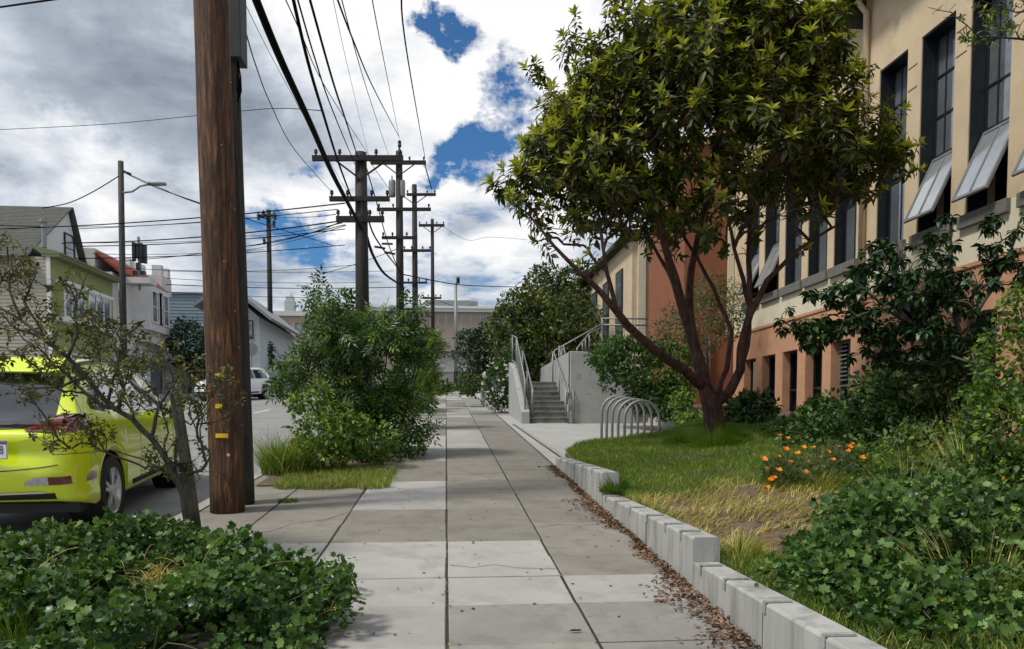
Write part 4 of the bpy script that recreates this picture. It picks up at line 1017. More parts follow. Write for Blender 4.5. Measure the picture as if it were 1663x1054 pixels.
win(hA, O, XH + .0, ya + 1, ya + 3.4, gA + .2, gA + 2.3, 4, 3); win(hA, O, XH + .0, yb - 2, yb - 1, gA + .2, gA + 2.2, 1, 1, M_frame)
# --- white house with red tile roof
y0, y1 = yb + .02, atX(275, 500, XH).y; gB = gz(y0); ze = atX(199, 449, XH).z
hB = thing('house', 'white stucco house with red tile roof, bay windows and battlemented corner', 'house', (XH, y0, gB)); O = Vector(hB.location)
ysplit = atX(238, 470, XH).y
mb = MB(); mb.box(XH - 14, XH, y0, y1, gB - .5, ze); mb.box(XH - 14, XH - .85, y0 + .01, ysplit, ze, ze + 1.2); loc(mb, O).build('house_wall', M_housew, hB)
yE = y1 - 1.6
mb = MB(); mb.box(XH - 1.4, XH - .86, ysplit, yE, ze + .001, ze + 1.1); mb.box(XH - 3.4, XH + .14, yE + .001, y1 + .05, ze + .001, ze + 1.1)
q = ysplit
while q < yE - .4: mb.box(XH - 1.3, XH - .9, q, q + .6, ze + 1.101, ze + 1.65); q += 1.15
for q2 in (-.45, -1.5, -2.55): mb.box(XH + q2, XH + q2 + .55, yE + .05, yE + .45, ze + 1.101, ze + 1.7)
mb.box(XH - .4, XH + .1, y1 - .45, y1, ze + 1.101, ze + 1.7)
loc(mb, O).build('battlement', M_housew, hB)
mb = MB(); ny = int((y1 - 1.6 - y0) / .3)
for i in range(ny):
    yy = y0 + .15 + i * .3; mb.tube([(XH + .5, yy, ze - .05), (XH - .15, yy, ze + .5), (XH - .8, yy, ze + 1.0)], .12, 6)
slab(mb, (XH + .45, y0, ze - .1), (XH + .45, y1 - 1.62, ze - .1), (XH - .84, y1 - 1.62, ze + .98), (XH - .84, y0, ze + .98), .04)
loc(mb, O).build('tile_roof', M_tile, hB)
zlo, zhi = atX(240, 527, XH + .7).z, ze - .35
ybay0, ybay1 = atX(212, 500, XH).y, atX(262, 500, XH).y
mb = MB(); bay = [(XH, ybay0), (XH + .75, ybay0 + .8), (XH + .75, ybay1 - .8), (XH, ybay1)]
mb.prism(bay, 2, zlo - .25, ze - .1); mb.prism([(XH, ybay0 + .3), (XH + .5, ybay0 + .9), (XH + .5, ybay1 - .9), (XH, ybay1 - .3)], 2, zlo - .9, zlo - .251); loc(mb, O).build('bay', M_housew, hB)
win(hB, O, XH + .75, ybay0 + 1.0, ybay0 + 2.6, zlo + .2, zhi, 2, 1); win(hB, O, XH + .75, ybay1 - 2.6, ybay1 - 1.0, zlo + .2, zhi, 2, 1, M_trimw)
win(hB, O, XH, y0 + .5, y0 + 1.7, zlo + .2, zhi, 2, 1); win(hB, O, XH + .0, y1 - 2.2, y1 - .4, zlo + .1, zhi - .3, 2, 1, M_frame)
win(hB, O, XH, y0 + .5, y0 + 2.9, gB + .1, gB + 2.3, 3, 2); win(hB, O, XH, ybay1 - 2.2, ybay1 - .3, gB + .1, gB + 2.4, 1, 0, M_frame)
for q in (y1 - 1.0, ybay0): mb = MB(); mb.prism([(XH + .02, gB), (XH + .9, gB), (XH + .9, gB + 2.2), (XH + .02, gB + 2.8)], 1, q, q + .2); loc(mb, O).build('stair_wing_wall', M_housew, hB)
# antenna on its roof
p = at(226, 425, 43); an = thing('cell_antenna', 'dark cluster of phone antennas on the white house roof', 'antenna', p)
mb = MB(); mb.tube([(0, 0, -1.5), (0, 0, 1.3)], .07, 8); loc2(mb, (0, 0, 0)).build('mast', M_galv_d, an)
for (dx, dz, h) in ((-.22, .5, 1.0), (.12, .45, 1.05), (.3, .42, 1.0), (-.05, .55, .8)):
    mb = MB(); mb.box(dx - .08, dx + .08, -.12 + dx * .3, .06 + dx * .3, dz - h / 2, dz + h / 2); mb.box(min(0, dx), max(0, dx) + .01, -.03, .03, dz - .02, dz + .02); mb.build('antenna_panel', M_frame, an, bevel=.02)
mb = MB(); mb.box(-.3, -.1, -.15, .1, -.75, -.5); mb.box(.1, .32, -.15, .1, -.7, -.5); mb.box(-.1, .08, -.2, .1, -.45, -.1); mb.build('radio_unit', M_frame, an)
mb = MB(); mb.box(p.x - .7, p.x + .7, 42.5, 43.5, ze - .5, p.z - .9); tag(mb.build('roof_block', M_housew), 'white block on the roof carrying the phone antennas', 'roof block')
# --- blue and pale grey gable house behind
YC = 55.0; g_ = gz(YC)
a, b, c = at(272, 477, YC), at(421, 523, YC), at(368, 470, YC)
hC = thing('house', 'blue clapboard house wall showing between the battlements and the brown pole', 'house', (a.x, YC, g_)); O = Vector(hC.location)
m_ = at(345, 477, YC)
mb = MB(); mb.box(a.x - 4, m_.x, YC + .05, YC + 9, g_ - .5, a.z); clap(mb, a.x - 4, m_.x, YC + .04, g_, a.z, .22, .03); loc(mb, O).build('house_wall', M_houseb, hC)
mb = MB(); mb.box(a.x - 4.1, m_.x + .1, YC - .1, YC + 9.1, a.z + .002, a.z + .12); loc(mb, O).build('roof_edge', M_galv_d, hC)
w1 = at(331, 500, YC); win(hC, O, YC, w1.x, w1.x + .8, w1.z - 1.4, w1.z, 1, 1, M_trimw, 'y')
YD = 53.0; g_ = gz(YD)
a, b, c, e = at(376, 480, YD), at(421, 520, YD), at(368, 463, YD), at(444, 523, YD)
hD = thing('house', 'pale grey house with a dark overhanging sloped roof right of the brown pole', 'house', (b.x, YD, g_)); O = Vector(hD.location)
mb = MB(); mb.prism([(b.x, g_ - .5), (b.x, b.z + .2), (c.x, c.z - .3), (c.x - 1.5, b.z + .2), (c.x - 1.5, g_ - .5)], 1, YD, YD + 12); loc(mb, O).build('house_wall', M_houseg, hD)
mb = MB(); slab(mb, (c.x, YD - .8, c.z), (e.x, YD - .8, e.z), (e.x, YD + 12.5, e.z), (c.x, YD + 12.5, c.z), .18); slab(mb, (c.x, YD - .8, c.z), (c.x, YD + 12.5, c.z), (c.x - 2, YD + 12.5, e.z + 1), (c.x - 2, YD - .8, e.z + 1), -.18); loc(mb, O).build('roof', M_galv_d, hD)
w1 = at(408, 540, YD); win(hD, O, YD, w1.x - .2, w1.x + .15, w1.z - .4, w1.z + .8, 1, 0, M_frame, 'y'); w1 = at(400, 535, YD); win(hD, O, YD, w1.x - .4, w1.x - .1, w1.z - 1.2, w1.z + .8, 1, 0, M_frame, 'y')
mb = MB(); q0, q1 = at(225, 582, 51), at(340, 582, 51); mb.box(q0.x, q1.x, 51, 51.15, gz(51) - .1, q0.z); q = q0.x
while q < q1.x: mb.box(q, q + .08, 50.97, 50.998, gz(51), q0.z + .03); q += 1.2
tag(mb.build('garden_wall', M_houseg), 'pale low wall under the small tree left of the brown pole', 'wall')
# --- buildings across the end street
a, b = at(372, 512, 76), at(515, 508, 76); O = Vector((a.x, 76, gz(76)))
hE = thing('house', 'low pinkish building with a pale roof line behind the left shrub', 'house', O)
mb = MB(); mb.box(a.x - 10, b.x, 76, 84, 3.5, a.z); loc(mb, O).build('building_wall', M_pinkg, hE)
mb = MB(); mb.box(a.x - 10.2, b.x + .2, 75.8, 84, a.z + .003, a.z + .45); loc(mb, O).build('roof_band', M_housew, hE)
for x in (425, 455, 480): w1 = at(x, 530, 76); win(hE, O, 76, w1.x, w1.x + .9, w1.z - 1, w1.z + .3, 1, 0, M_frame, 'y')
a, b = at(505, 504, 86), at(1000, 504, 86); O = Vector((a.x, 86, gz(86)))
hF = thing('warehouse', 'long tan panelled building with a white roof edge closing the end of the street', 'building', O)
mb = MB(); mb.box(a.x, b.x, 86, 110, 3.5, a.z); loc(mb, O).build('building_wall', M_tan, hF)
mb = MB(); q = a.x + 1
while q < b.x:
    hh = rnd.uniform(1.0, 3.2); mb.box(q, q + .05, 85.97, 85.998, a.z - hh - rnd.uniform(0, .7), a.z - .25); q += rnd.uniform(.75, 1.25)
loc(mb, O).build('panel_seam', M_housew, hF)
mb = MB(); mb.box(a.x, b.x, 85.7, 85.96, a.z + .003, a.z + .35); mb.box(a.x, b.x, 85.5, 110, a.z + .352, a.z + .6); loc(mb, O).build('roof_band', M_trimw, hF)
q = at(690, 498, 90); w_ = at(765, 488, 90); mb = MB(); mb.prism([(q.x, a.z + .5), (w_.x - .7, a.z + .5), (w_.x, w_.z), (q.x, w_.z)], 1, 90, 96); w_ = at(765, 489, 92); v_ = at(776, 489, 92); mb.box(w_.x, v_.x, 92, 95, a.z + .5, w_.z); loc(mb, O).build('rooftop_unit', M_galv_d, hF)
q0, q1 = at(706, 571, 84), at(758, 571, 84); mb = MB(); mb.box(q0.x, q1.x, 84, 85.99, 4, q0.z); loc(mb, O).build('loading_bay', M_plaza, hF)
mb = MB(); mb.box(q0.x - .1, q1.x + .1, 83.7, 86, q0.z + .003, q0.z + .12); loc(mb, O).build('bay_canopy', M_galv_d, hF)
q0, q1 = at(560, 603, 73), at(900, 603, 73); mb = MB(); mb.box(q0.x, q1.x, 73, 73.2, gz(73) - .1, q0.z)
fe = thing('boundary_wall', 'grey stained wall with dark posts across the end of the street', 'wall', (q0.x, 73, gz(73))); O = Vector(fe.location); loc(mb, O).build('wall_body', M_stairc, fe)
mb = MB(); mb.box(q0.x, q1.x, 72.95, 73.25, q0.z + .003, q0.z + .12); loc(mb, O).build('coping', M_plaza, fe)
x = q0.x
while x < q1.x: mb = MB(); mb.box(x, x + .1, 72.88, 72.948, gz(73), q0.z + .5); loc(mb, O).build('post', M_galv_d, fe); x += 2.1
p = at(470, 505, 400); tw_ = thing('church_tower', 'distant small stone tower above the roofs left of the nearest far pole', 'tower', (p.x, 400, 30)); O = Vector(tw_.location)
mb = MB(); mb.box(p.x - 2.4, p.x + 2.4, 400, 405, 10, at(470, 488, 400).z); mb.box(p.x - 1.8, p.x + 1.8, 400.5, 404.5, at(470, 488, 400).z + .01, at(470, 481, 400).z); mb.lathe([(1.6, 0), (.9, 1.2), (0, 2.4)], (p.x, 402.5, at(470, 481, 400).z), 8); loc(mb, O).build('tower_body', M_houseg, tw_)

# ================================================================== CARS
def lin(x, pts):
    for (a, b), (c, d) in zip(pts, pts[1:]):
        if x <= c: return b + (d - b) * max(0, min(1, (x - a) / (c - a)))
    return pts[-1][1]
def smooth_lin(x, pts, h=.07): return (lin(x - h, pts) + lin(x, pts) * 2 + lin(x + h, pts)) / 4
def car_body(L, Wd, roof, belt, sill, wheels, Rw, tumble=.24, rearw=.84, frontw=.72):
    """returns (verts, faces). y=0 rear, z=0 ground"""
    ys = sorted(set([round(.0 + i * L / 72, 4) for i in range(73)] + [round(w + Rw * 1.16 * math.cos(math.pi * k / 16), 4) for w in wheels for k in range(17)]))
    rings = []
    def half(y): return Wd / 2 * smooth_lin(y, [(0, rearw), (.12, rearw + .07), (.4, .985), (.9, 1), (L - 1.0, .99), (L - .45, .93), (L - .15, .84), (L, frontw)], .05)
    def bot(y):
        b = smooth_lin(y, [(0, sill + .09), (.35, sill), (L - .4, sill), (L, sill + .06)], .05)
        for w in wheels:
            d = abs(y - w) / (Rw * 1.16)
            if d < 1: b = max(b, Rw + Rw * 1.16 * math.sqrt(1 - d * d) - .0)
        return b
    def ring(y, k=1.0, yo=0.0, prof=None):
        w = half(y); T = smooth_lin(y, roof, .04); B = bot(y); bl = min(smooth_lin(y, belt), T - .05)
        hgt = max(0, T - bl); tum = tumble * min(1, hgt / .55); wt = w - .03 - tum
        pts = [(0, B), (w * .8, B), (w - .035, B + .004), (w - .008, B + .04)]
        n = 9
        for i in range(1, n + 1):
            f = i / n; z = B + .04 + (bl - B - .04) * f
            zn = (z - sill) / (bl - sill + 1e-6)
            x = w - .008 + .012 * math.sin(math.pi * min(1, max(0, zn))) - .018 * (f ** 6) - .02 * math.exp(-((zn - .30) / .10) ** 2)
            pts.append((x, z))
        xb = pts[-1][0]; e = min(.14, hgt * .5)
        for i in range(1, 7): f = i / 6; pts.append((xb - .015 - (xb - .015 - wt) * f, bl + .01 + (T - .015 - e * .5 - bl) * f if hgt > .12 else bl + (T - bl) * f * .8))
        xt, ztp = pts[-1]
        for i in range(1, 8): a = i / 7 * math.pi / 2; pts.append((xt * (1 - .0) * (math.cos(a) * .28 + .72) if i < 7 else xt * .6, ztp + (T - ztp) * math.sin(a)))
        pts += [(xt * .35, T + .012 * min(1, hgt * 4)), (0, T + .018 * min(1, hgt * 4))]
        return pts
    for y in ys: rings.append([(x, y, z) for x, z in ring(y)])
    def cap(base, sgn, amount, y):
        out = []; zc_ = sum(p[2] for p in base) / len(base); zlo_ = min(p[2] for p in base); zhi_ = max(p[2] for p in base)
        for k, b in ((.97, .35), (.9, .62), (.78, .82), (.6, .93), (.35, .99), (.0, 1.0)):
            rg = []
            for (x, yy, z) in base:
                zq = zc_ + (z - zc_) * (1 - (1 - k) * 1.0)
                f = (zq - zlo_) / (zhi_ - zlo_)
                bump = .05 * math.exp(-((f - .38) / .2) ** 2) - .03 * math.exp(-((f - .68) / .12) ** 2) - .10 * max(0, .16 - f)
                rg.append((x * k, yy - sgn * (amount * b + bump * (1 - k ** 6)), zq))
            out.append(rg)
        return out
    rear = cap(rings[0], 1, .13, 0)[::-1]; front = cap(rings[-1], -1, .16, L)
    allr = rear + rings + front; m = len(allr[0]); V = []; Fc = []
    for s_ in (1, -1):
        k0 = len(V)
        for rg in allr: V += [(x * s_, y, z) for x, y, z in rg]
        for i in range(len(allr) - 1):
            for j in range(m - 1):
                a = k0 + i * m + j; q = (a, a + 1, a + m + 1, a + m)
                Fc.append(q if s_ == 1 else q[::-1])
    return V, Fc
def make_car(label, roof, belt, L, Wd, wheels, Rw, body, M4, glass, cat='car', detail=True, sill=.24, group=None, name='parked_car', rearw=.84):
    t = thing(name, label, cat, (0, 0, 0), 0, group)
    V, Fc = car_body(L, Wd, roof, belt, sill, wheels, Rw, rearw=rearw)
    bm = bmesh.new(); vs = [bm.verts.new(v) for v in V]
    for f in Fc:
        try: bm.faces.new([vs[i] for i in f])
        except ValueError: pass
    bmesh.ops.remove_doubles(bm, verts=bm.verts, dist=.0005); bmesh.ops.dissolve_degenerate(bm, dist=.0003, edges=bm.edges); bmesh.ops.recalc_face_normals(bm, faces=bm.faces)
    me = bpy.data.meshes.new('car_body'); bm.to_mesh(me); bvh = BVHTree.FromBMesh(bm); bm.free(); me.materials.append(body)
    me.polygons.foreach_set('use_smooth', [True] * len(me.polygons)); me.set_sharp_from_angle(angle=R(50))
    bo_ = bpy.data.objects.new('car_body', me); COL.objects.link(bo_); bo_.parent = t
    def patch(nm, m, d, u0, u1, lo, hi, off=.005, nu=14, nv=5, thick=None, parent=None, lab=None):
        """patch projected on the body. d: 'side+','side-','rear','front','top'; u is y (side) or x (ends)"""
        mb = MB(); ok = True
        for i in range(nu + 1):
            u = u0 + (u1 - u0) * i / nu; a, b = (lo(u) if callable(lo) else lo), (hi(u) if callable(hi) else hi)
            for j in range(nv + 1):
                w = a + (b - a) * j / nv
                if d[:4] == 'side': sg = 1 if d[4] == '+' else -1; o, dr = Vector((sg * 3, u, w)), Vector((-sg, 0, 0))
                elif d == 'rear': o, dr = Vector((u, -3, w)), Vector((0, 1, 0))
                elif d == 'front': o, dr = Vector((u, L + 3, w)), Vector((0, -1, 0))
                else: o, dr = Vector((u, w, 4)), Vector((0, 0, -1))
                h, nn, _, _ = bvh.ray_cast(o, dr)
                if h is None: h = o + dr * 2.3; nn = -dr
                if nn.dot(dr) > 0: nn = -nn
                mb.v.append(tuple(h + nn * off))
        k = nv + 1; mb.f = [(i * k + j, (i + 1) * k + j, (i + 1) * k + j + 1, i * k + j + 1) for i in range(nu) for j in range(nv)]; mb.m = [0] * len(mb.f)
        o = mb.build(nm, m, parent or t, smooth=True)
        if lab: o['label'] = lab
        return o
    # wheel wells and floor
    mb = MB(); mb.box(-Wd / 2 + .10, Wd / 2 - .10, .12, L - .15, sill - .03, sill + .32); mb.build('underbody', M_black, t)
    for w in wheels:
        for sg in (-1, 1):
            mb = MB(); mb.lathe([(Rw * 1.13, 0), (Rw * 1.13, -sg * .3), (0, -sg * .3)], (sg * (Wd / 2 - .04), w, Rw), 26, 'X'); mb.build('wheel_well', M_black, t)
            wt = MB(); c = (sg * (Wd / 2 - .13), w, Rw)
            wt.lathe([(Rw * .66, sg * .10), (Rw * .72, sg * .112), (Rw * .93, sg * .105), (Rw, sg * .07), (Rw, -sg * .07), (Rw * .9, -sg * .1), (Rw * .6, -sg * .1)], c, 32, 'X'); ty = wt.build('wheel', M_black, t, smooth=True, auto=True)
            rm = MB(); rm.lathe([(Rw * .68, sg * .105), (Rw * .66, sg * .10), (Rw * .60, sg * .03), (Rw * .60, -sg * .05)], c, 30, 'X')
            if detail:
                for q in range(5):
                    for dd in (-.16, .16):
                        a0 = q * 2 * math.pi / 5 + .3; a1 = a0 + dd
                        p0 = Vector((c[0] + sg * .085, w + math.cos(a0 + dd * .3) * Rw * .12, Rw + math.sin(a0 + dd * .3) * Rw * .12)); p1 = Vector((c[0] + sg * .092, w + math.cos(a1) * Rw * .645, Rw + math.sin(a1) * Rw * .645)); rm.beam(p0, p1, .022, .036)
            else:
                for q in range(6): a0 = q * math.pi / 3; rm.beam((c[0] + sg * .085, w, Rw), (c[0] + sg * .09, w + math.cos(a0) * Rw * .6, Rw + math.sin(a0) * Rw * .6), .03, .05)
            rm.lathe([(0, sg * .1), (.05, sg * .1), (.06, sg * .07)], c, 12, 'X'); ri = rm.build('rim', M_rim, ty, smooth=True, auto=True)
            dk = MB(); dk.lathe([(0, sg * .0), (Rw * .6, sg * .0)], c, 24, 'X'); dk.build('brake_disc', M_black, ty)
    return t, patch
# ---- lime yellow hatchback
L1, W1 = 4.17, 1.77
roof1 = [(0, .99), (.05, 1.0), (.12, 1.06), (.46, 1.50), (.60, 1.565), (1.2, 1.60), (1.9, 1.59), (2.4, 1.52), (3.2, 1.06), (3.7, .97), (4.0, .86), (4.17, .70)]
belt1 = [(0, .97), (.3, 1.03), (.9, 1.02), (1.6, .98), (3.2, .93), (4.17, .72)]
car, patch = make_car('bright lime yellow hatchback parked at the kerb seen from behind, rear window and red lights', roof1, belt1, L1, W1, (.80, 3.40), .335, M_yellow, None, None, sill=.27, rearw=.92)
gl = patch('rear_window', M_tint, 'rear', -.60, .60, lambda x: 1.045 - .03 * abs(x), lambda x: 1.455 - .06 * x * x, .006, 20, 8)
gl2 = patch('rear_dark_panel', M_tint, 'rear', -.63, .63, lambda x: .985 + .03 * abs(x) ** 2, 1.05, .0055, 18, 3)
for sg in (1, -1):
    patch('tail_light', M_red, 'rear', sg * .42, sg * .81, lambda x: .965 - (abs(x) - .36) * .06 + .02 * abs(x), lambda x: .975 + .13 * math.sin(min(1, (abs(x) - .40) / .30) * 1.57), .013, 16, 5)
    patch('tail_light', M_red, 'side' + ('+' if sg > 0 else '-'), .02, .46, lambda y: .965 + y * .05, lambda y: 1.085 - y * .21, .009, 10, 4)
    patch('reflector', M_clear, 'rear', sg * .42, sg * .62, lambda x: .52, lambda x: .588 - .06 * max(0, (.50 - abs(x)) / .1), .006, 8, 2)
    patch('reflector', M_red, 'rear', sg * .623, sg * .79, .52, .588, .007, 5, 2)
    sd_ = 'side' + ('+' if sg > 0 else '-')
    patch('side_window', M_tint, sd_, .86, 1.62, lambda y: 1.075 + (1.62 - y) * .05, lambda y: 1.40 + .085 * min(1, (y - .86) / .35), .006, 12, 5)
    patch('side_window', M_tint, sd_, 1.68, 2.95, lambda y: 1.065 - (y - 1.68) * .03, lambda y: min(1.50, 1.50 - max(0, y - 2.05) * .47), .006, 16, 5)
    patch('quarter_window', M_tint, sd_, .50, .82, lambda y: 1.14 - (y - .5) * .15, lambda y: 1.20 + (y - .5) * .62, .006, 8, 4)
    patch('sill_trim', M_black, sd_, 1.15, 3.02, .272, .37, .006, 10, 2)
    for yy in (1.65, 2.72): patch('door_gap', M_black, sd_, yy, yy + .008, .38, 1.05, .003, 1, 12)
    patch('door_handle', M_yellow, sd_, 1.42, 1.58, .93, .955, .022, 4, 1); patch('door_handle', M_yellow, sd_, 2.45, 2.62, .91, .935, .022, 4, 1)
    m2 = MB(); m2.obox((sg * 1.0, 2.78, 1.06), .2, .10, .14, rz=sg * R(-12)); m2.build('wing_mirror', M_yellow, car, bevel=.03)
    patch('headlight', M_clear, 'front', sg * .45, sg * .74, .68, .78, .006, 8, 3)
patch('rear_bumper_skirt', M_black, 'rear', -.66, .66, .31, lambda x: .43 + .03 * abs(x), .006, 22, 3)
patch('bumper_chrome_strip', M_chrome, 'rear', -.58, .58, lambda x: .434 + .03 * abs(x), lambda x: .449 + .03 * abs(x), .009, 18, 1)
patch('tailgate_gap', M_black, 'rear', -.70, .70, lambda x: .635 + .10 * abs(x) ** 2, lambda x: .643 + .10 * abs(x) ** 2, .003, 26, 1)
patch('windscreen', M_tint, 'top', -.60, .60, 2.50, 3.10, .006, 12, 8)
sp = MB(); sp.prism([(.30, 1.475), (.33, 1.46), (.66, 1.585), (.66, 1.60), (.50, 1.60)], 0, -.58, .58); sp.build('rear_spoiler', M_yellow, car, bevel=.01)
patch('roof_rail', M_black, 'top', -.60, -.575, .7, 2.3, .02, 1, 12); patch('roof_rail', M_black, 'top', .575, .60, .7, 2.3, .02, 1, 12)
patch('clean_air_sticker', M_red, 'side+', .12, .34, lambda y: .52 + 0 * y, lambda y: .575 + .02 * math.sin((y - .12) / .22 * 3.14), .006, 8, 2, lab='small red sticker at the rear corner')
patch('sticker_print', M_white, 'side+', .19, .30, .548, .555, .009, 4, 1)
# licence plate
pl = MB(); pl.box(-.155, .155, -.012, 0, -.078, .078); plo = pl.build('licence_plate', M_carwhite, car, bevel=.004); 
pr = MB()
for (x0, x1, z0, z1) in ((-.152, .152, .072, .076), (-.152, .152, -.076, -.072), (-.152, -.148, -.072, .072), (.148, .152, -.072, .072)): pr.box(x0, x1, -.014, -.0125, z0, z1)
pr.build('plate_border', M_frame, plo)
pr = MB(); pr.box(.09, .145, -.0145, -.0125, .045, .068); pr.build('registration_sticker', M_red, plo)
def text(s, size, m, parent, loc_, rot, name='lettering', sx=1, ex=.001):
    cu = bpy.data.curves.new(name, 'FONT'); cu.body = s; cu.size = size; cu.extrude = ex; cu.align_x = 'CENTER'; cu.align_y = 'CENTER'; cu.space_character = 1.05
    o = bpy.data.objects.new(name, cu); COL.objects.link(o); dg = bpy.context.evaluated_depsgraph_get()
    me = bpy.data.meshes.new_from_object(o.evaluated_get(dg)); bpy.data.objects.remove(o); me.materials.clear(); me.materials.append(m)
    q = bpy.data.objects.new(name, me); COL.objects.link(q); q.parent = parent; q.location = loc_; q.rotation_euler = rot; q.scale = (sx, 1, 1); return q
M_blue = mat('plate_blue', (.02, .025, .12), .5, .05, 5)
text('H268', .095, M_blue, plo, (.035, -.0145, -.005), (R(90), 0, 0), 'plate_number', .8)
text('CLEAN AIR', .022, M_blue, plo, (.02, -.0145, -.062), (R(90), 0, 0), 'plate_lower_text', 1.2) if False else None
plo.location = (.17, -.20, .83); plo.rotation_euler = (R(-6), 0, 0)
pc_ = MB(); pc_.box(-.06, .06, -.004, .004, -.06, .06); em = MB(); em.tube([(-.08, 0, 0), (-.02, 0, .012), (.02, 0, -.012), (.08, 0, 0)], .012, 6)
wp = gnd(191, 852, -.12)    # right rear tyre contact
CARX, CARY = wp.x - (W1 / 2 - .06) * .97 + .0, wp.y - .86
car.location = (CARX, CARY, gz(CARY) - .12 + .006); car.rotation_euler = (math.atan(SL), 0, R(4.6)); car.scale = (.97, 1.05, 1.07)
# ---- white SUV facing us, dark car behind it, white car across the road
roof2 = [(0, .98), (.08, 1.05), (.45, 1.60), (.9, 1.68), (2.2, 1.68), (2.75, 1.60), (3.55, 1.13), (4.3, 1.02), (4.55, .86), (4.7, .7)]
belt2 = [(0, .98), (1, 1.02), (3.5, 1.0), (4.7, .78)]
def other(label, m, px, py, Yw, rz, sc=1.0, dark=False, lights=True):
    t, pt_ = make_car(label, roof2, belt2, 4.7, 1.88, (.92, 3.72), .37, m, None, None, detail=False, sill=.28)
    for sd_ in ('side+', 'side-'):
        pt_('side_window', M_tint, sd_, .62, 1.75, 1.10, lambda y: min(1.55, 1.25 + (y - .62) * .8), .006, 10, 4); pt_('side_window', M_tint, sd_, 1.83, 3.25, 1.10, lambda y: min(1.56, 1.57 - max(0, y - 2.4) * .50), .006, 12, 4)
        pt_('sill_trim', M_black, sd_, 1.35, 3.28, .28, .42, .006, 8, 2)
    pt_('windscreen', M_tint, 'top', -.66, .66, 2.82, 3.46, .006, 12, 8); pt_('rear_window', M_tint, 'rear', -.6, .6, 1.1, 1.52, .006, 12, 6)
    pt_('grille', M_black, 'front', -.36, .36, .62, .80, .006, 10, 4); pt_('lower_intake', M_black, 'front', -.6, .6, .34, .48, .006, 12, 3)
    for sg in (1, -1):
        pt_('headlight', M_clear, 'front', sg * .46, sg * .80, .72, .84, .006, 8, 3); pt_('tail_light', M_red, 'rear', sg * .5, sg * .82, .85, 1.0, .006, 8, 3)
        m2 = MB(); m2.obox((sg * 1.05, 3.1, 1.12), .22, .12, .16); m2.build('wing_mirror', m, t, bevel=.03)
    pt_('licence_plate', M_carwhite, 'front', -.18, .18, .5, .6, .012, 4, 2)
    g = gnd(px, py, -.12) if Yw is None else Vector((at(px, py, Yw).x, Yw, 0)); t.location = (g.x, g.y, gz(g.y) - .115); t.rotation_euler = (math.atan(SL) * math.cos(rz), 0, rz); t.scale = (sc, sc, sc); return t
other('white SUV with black wheels facing the camera beyond the brown pole', M_carwhite, 424, 643, 44, R(180) - R(20), 1.0)
other('dark car half hidden by the leafy shrub behind the white SUV', M_cardark, 456, 640, 50, R(180), .98)
other('white SUV parked across the street behind the yellow hatchback', M_carwhite, 150, 660, 32.5, R(4), 1.05)

# ================================================================== PLANTS
SUNU = np.array([0, 0, 1.])
def plant(name, label, cat, base, group=None): return thing(name, label, cat, base, 0, group)
def place(o, par):
    """children were built in world coordinates: keep them there"""
    for c in list(o.children): c.location = tuple(-v for v in o.location)
# ---- main tree
B = gnd(1162, 705); B = Vector(at(1163, 707, 12.6))
mt = plant('broadleaf_tree', 'large round broadleaf tree with reddish multiple trunks beside the bike rack', 'tree', B)
YM = 12.6
def s(*pts): return [(at(x, y, YM + dy), r) for (x, y, dy, r) in pts]
seeds = [s((1164, 722, 0, 0.189), (1160, 690, 0, 0.167), (1155, 655, 0, 0.171), (1143, 625, 0, 0.112), (1130, 570, .1, 0.096), (1112, 510, 0, 0.084), (1095, 450, -.2, 0.072), (1080, 400, -.4, 0.056), (1062, 330, -.6, 0.040), (1040, 250, -.8, 0.028)),
         s((1143, 628, 0, 0.088), (1110, 600, -.3, 0.080), (1062, 568, -.6, 0.072), (1020, 530, -.9, 0.062), (985, 485, -1.1, 0.052), (945, 445, -1.2, 0.036), (900, 400, -1.3, 0.024), (860, 350, -1.3, 0.016)),
         s((1130, 575, .1, 0.080), (1122, 520, .3, 0.068), (1120, 470, .5, 0.064), (1128, 410, .7, 0.052), (1145, 340, .9, 0.040), (1160, 240, 1.0, 0.028)),
         s((1158, 660, 0, 0.096), (1185, 635, .0, 0.088), (1203, 600, -.1, 0.076), (1203, 565, -.2, 0.068), (1218, 510, -.3, 0.060), (1245, 455, -.3, 0.044), (1290, 410, -.3, 0.032), (1370, 360, -.4, 0.020)),
         s((1205, 590, -.1, 0.056), (1216, 540, .2, 0.052), (1217, 470, .4, 0.048), (1216, 400, .5, 0.040), (1222, 310, .6, 0.028)),
         s((1160, 650, 0, 0.056), (1180, 600, .4, 0.048), (1188, 540, .7, 0.040), (1160, 470, 1.0, 0.036), (1120, 400, 1.2, 0.028)),
         s((1000, 500, -1.0, 0.040), (985, 440, -.9, 0.032), (975, 370, -.8, 0.024), (960, 290, -.8, 0.016)),
         s((1112, 510, 0, 0.048), (1085, 440, .6, 0.036), (1050, 380, 1.0, 0.024)),
         s((1218, 500, -.3, 0.040), (1200, 430, -.6, 0.032), (1180, 350, -.9, 0.024))]
crown_bl = [(at(1130, 240, YM), (2.65, 2.4, 2.25)), (at(930, 310, YM - .6), (1.05, 1.4, 1.15)), (at(1385, 270, YM - .2), (.92, 1.2, .60)), (at(1055, 175, YM), (1.4, 1.6, 1.15)), (at(1235, 125, YM), (1.15, 1.6, 1.2)),
            (at(1180, 90, YM), (1.6, 1.5, 1.0)), (at(1130, 310, YM - .3), (1.2, 1.4, .6))]
P, O_ = blob_pts(crown_bl, 4300, .40, 21)
lowcut = at(1000, 395, YM).z
keep = (O_[:, 2] > -.30) | (npr.rand(len(P)) < .22)
keep &= P[:, 2] > lowcut - .9 * npr.rand(len(P)) * (np.abs(P[:, 0] - B.x) / 3.5)
keep &= P[:, 0] < 7.9
P, O_ = P[keep], O_[keep]
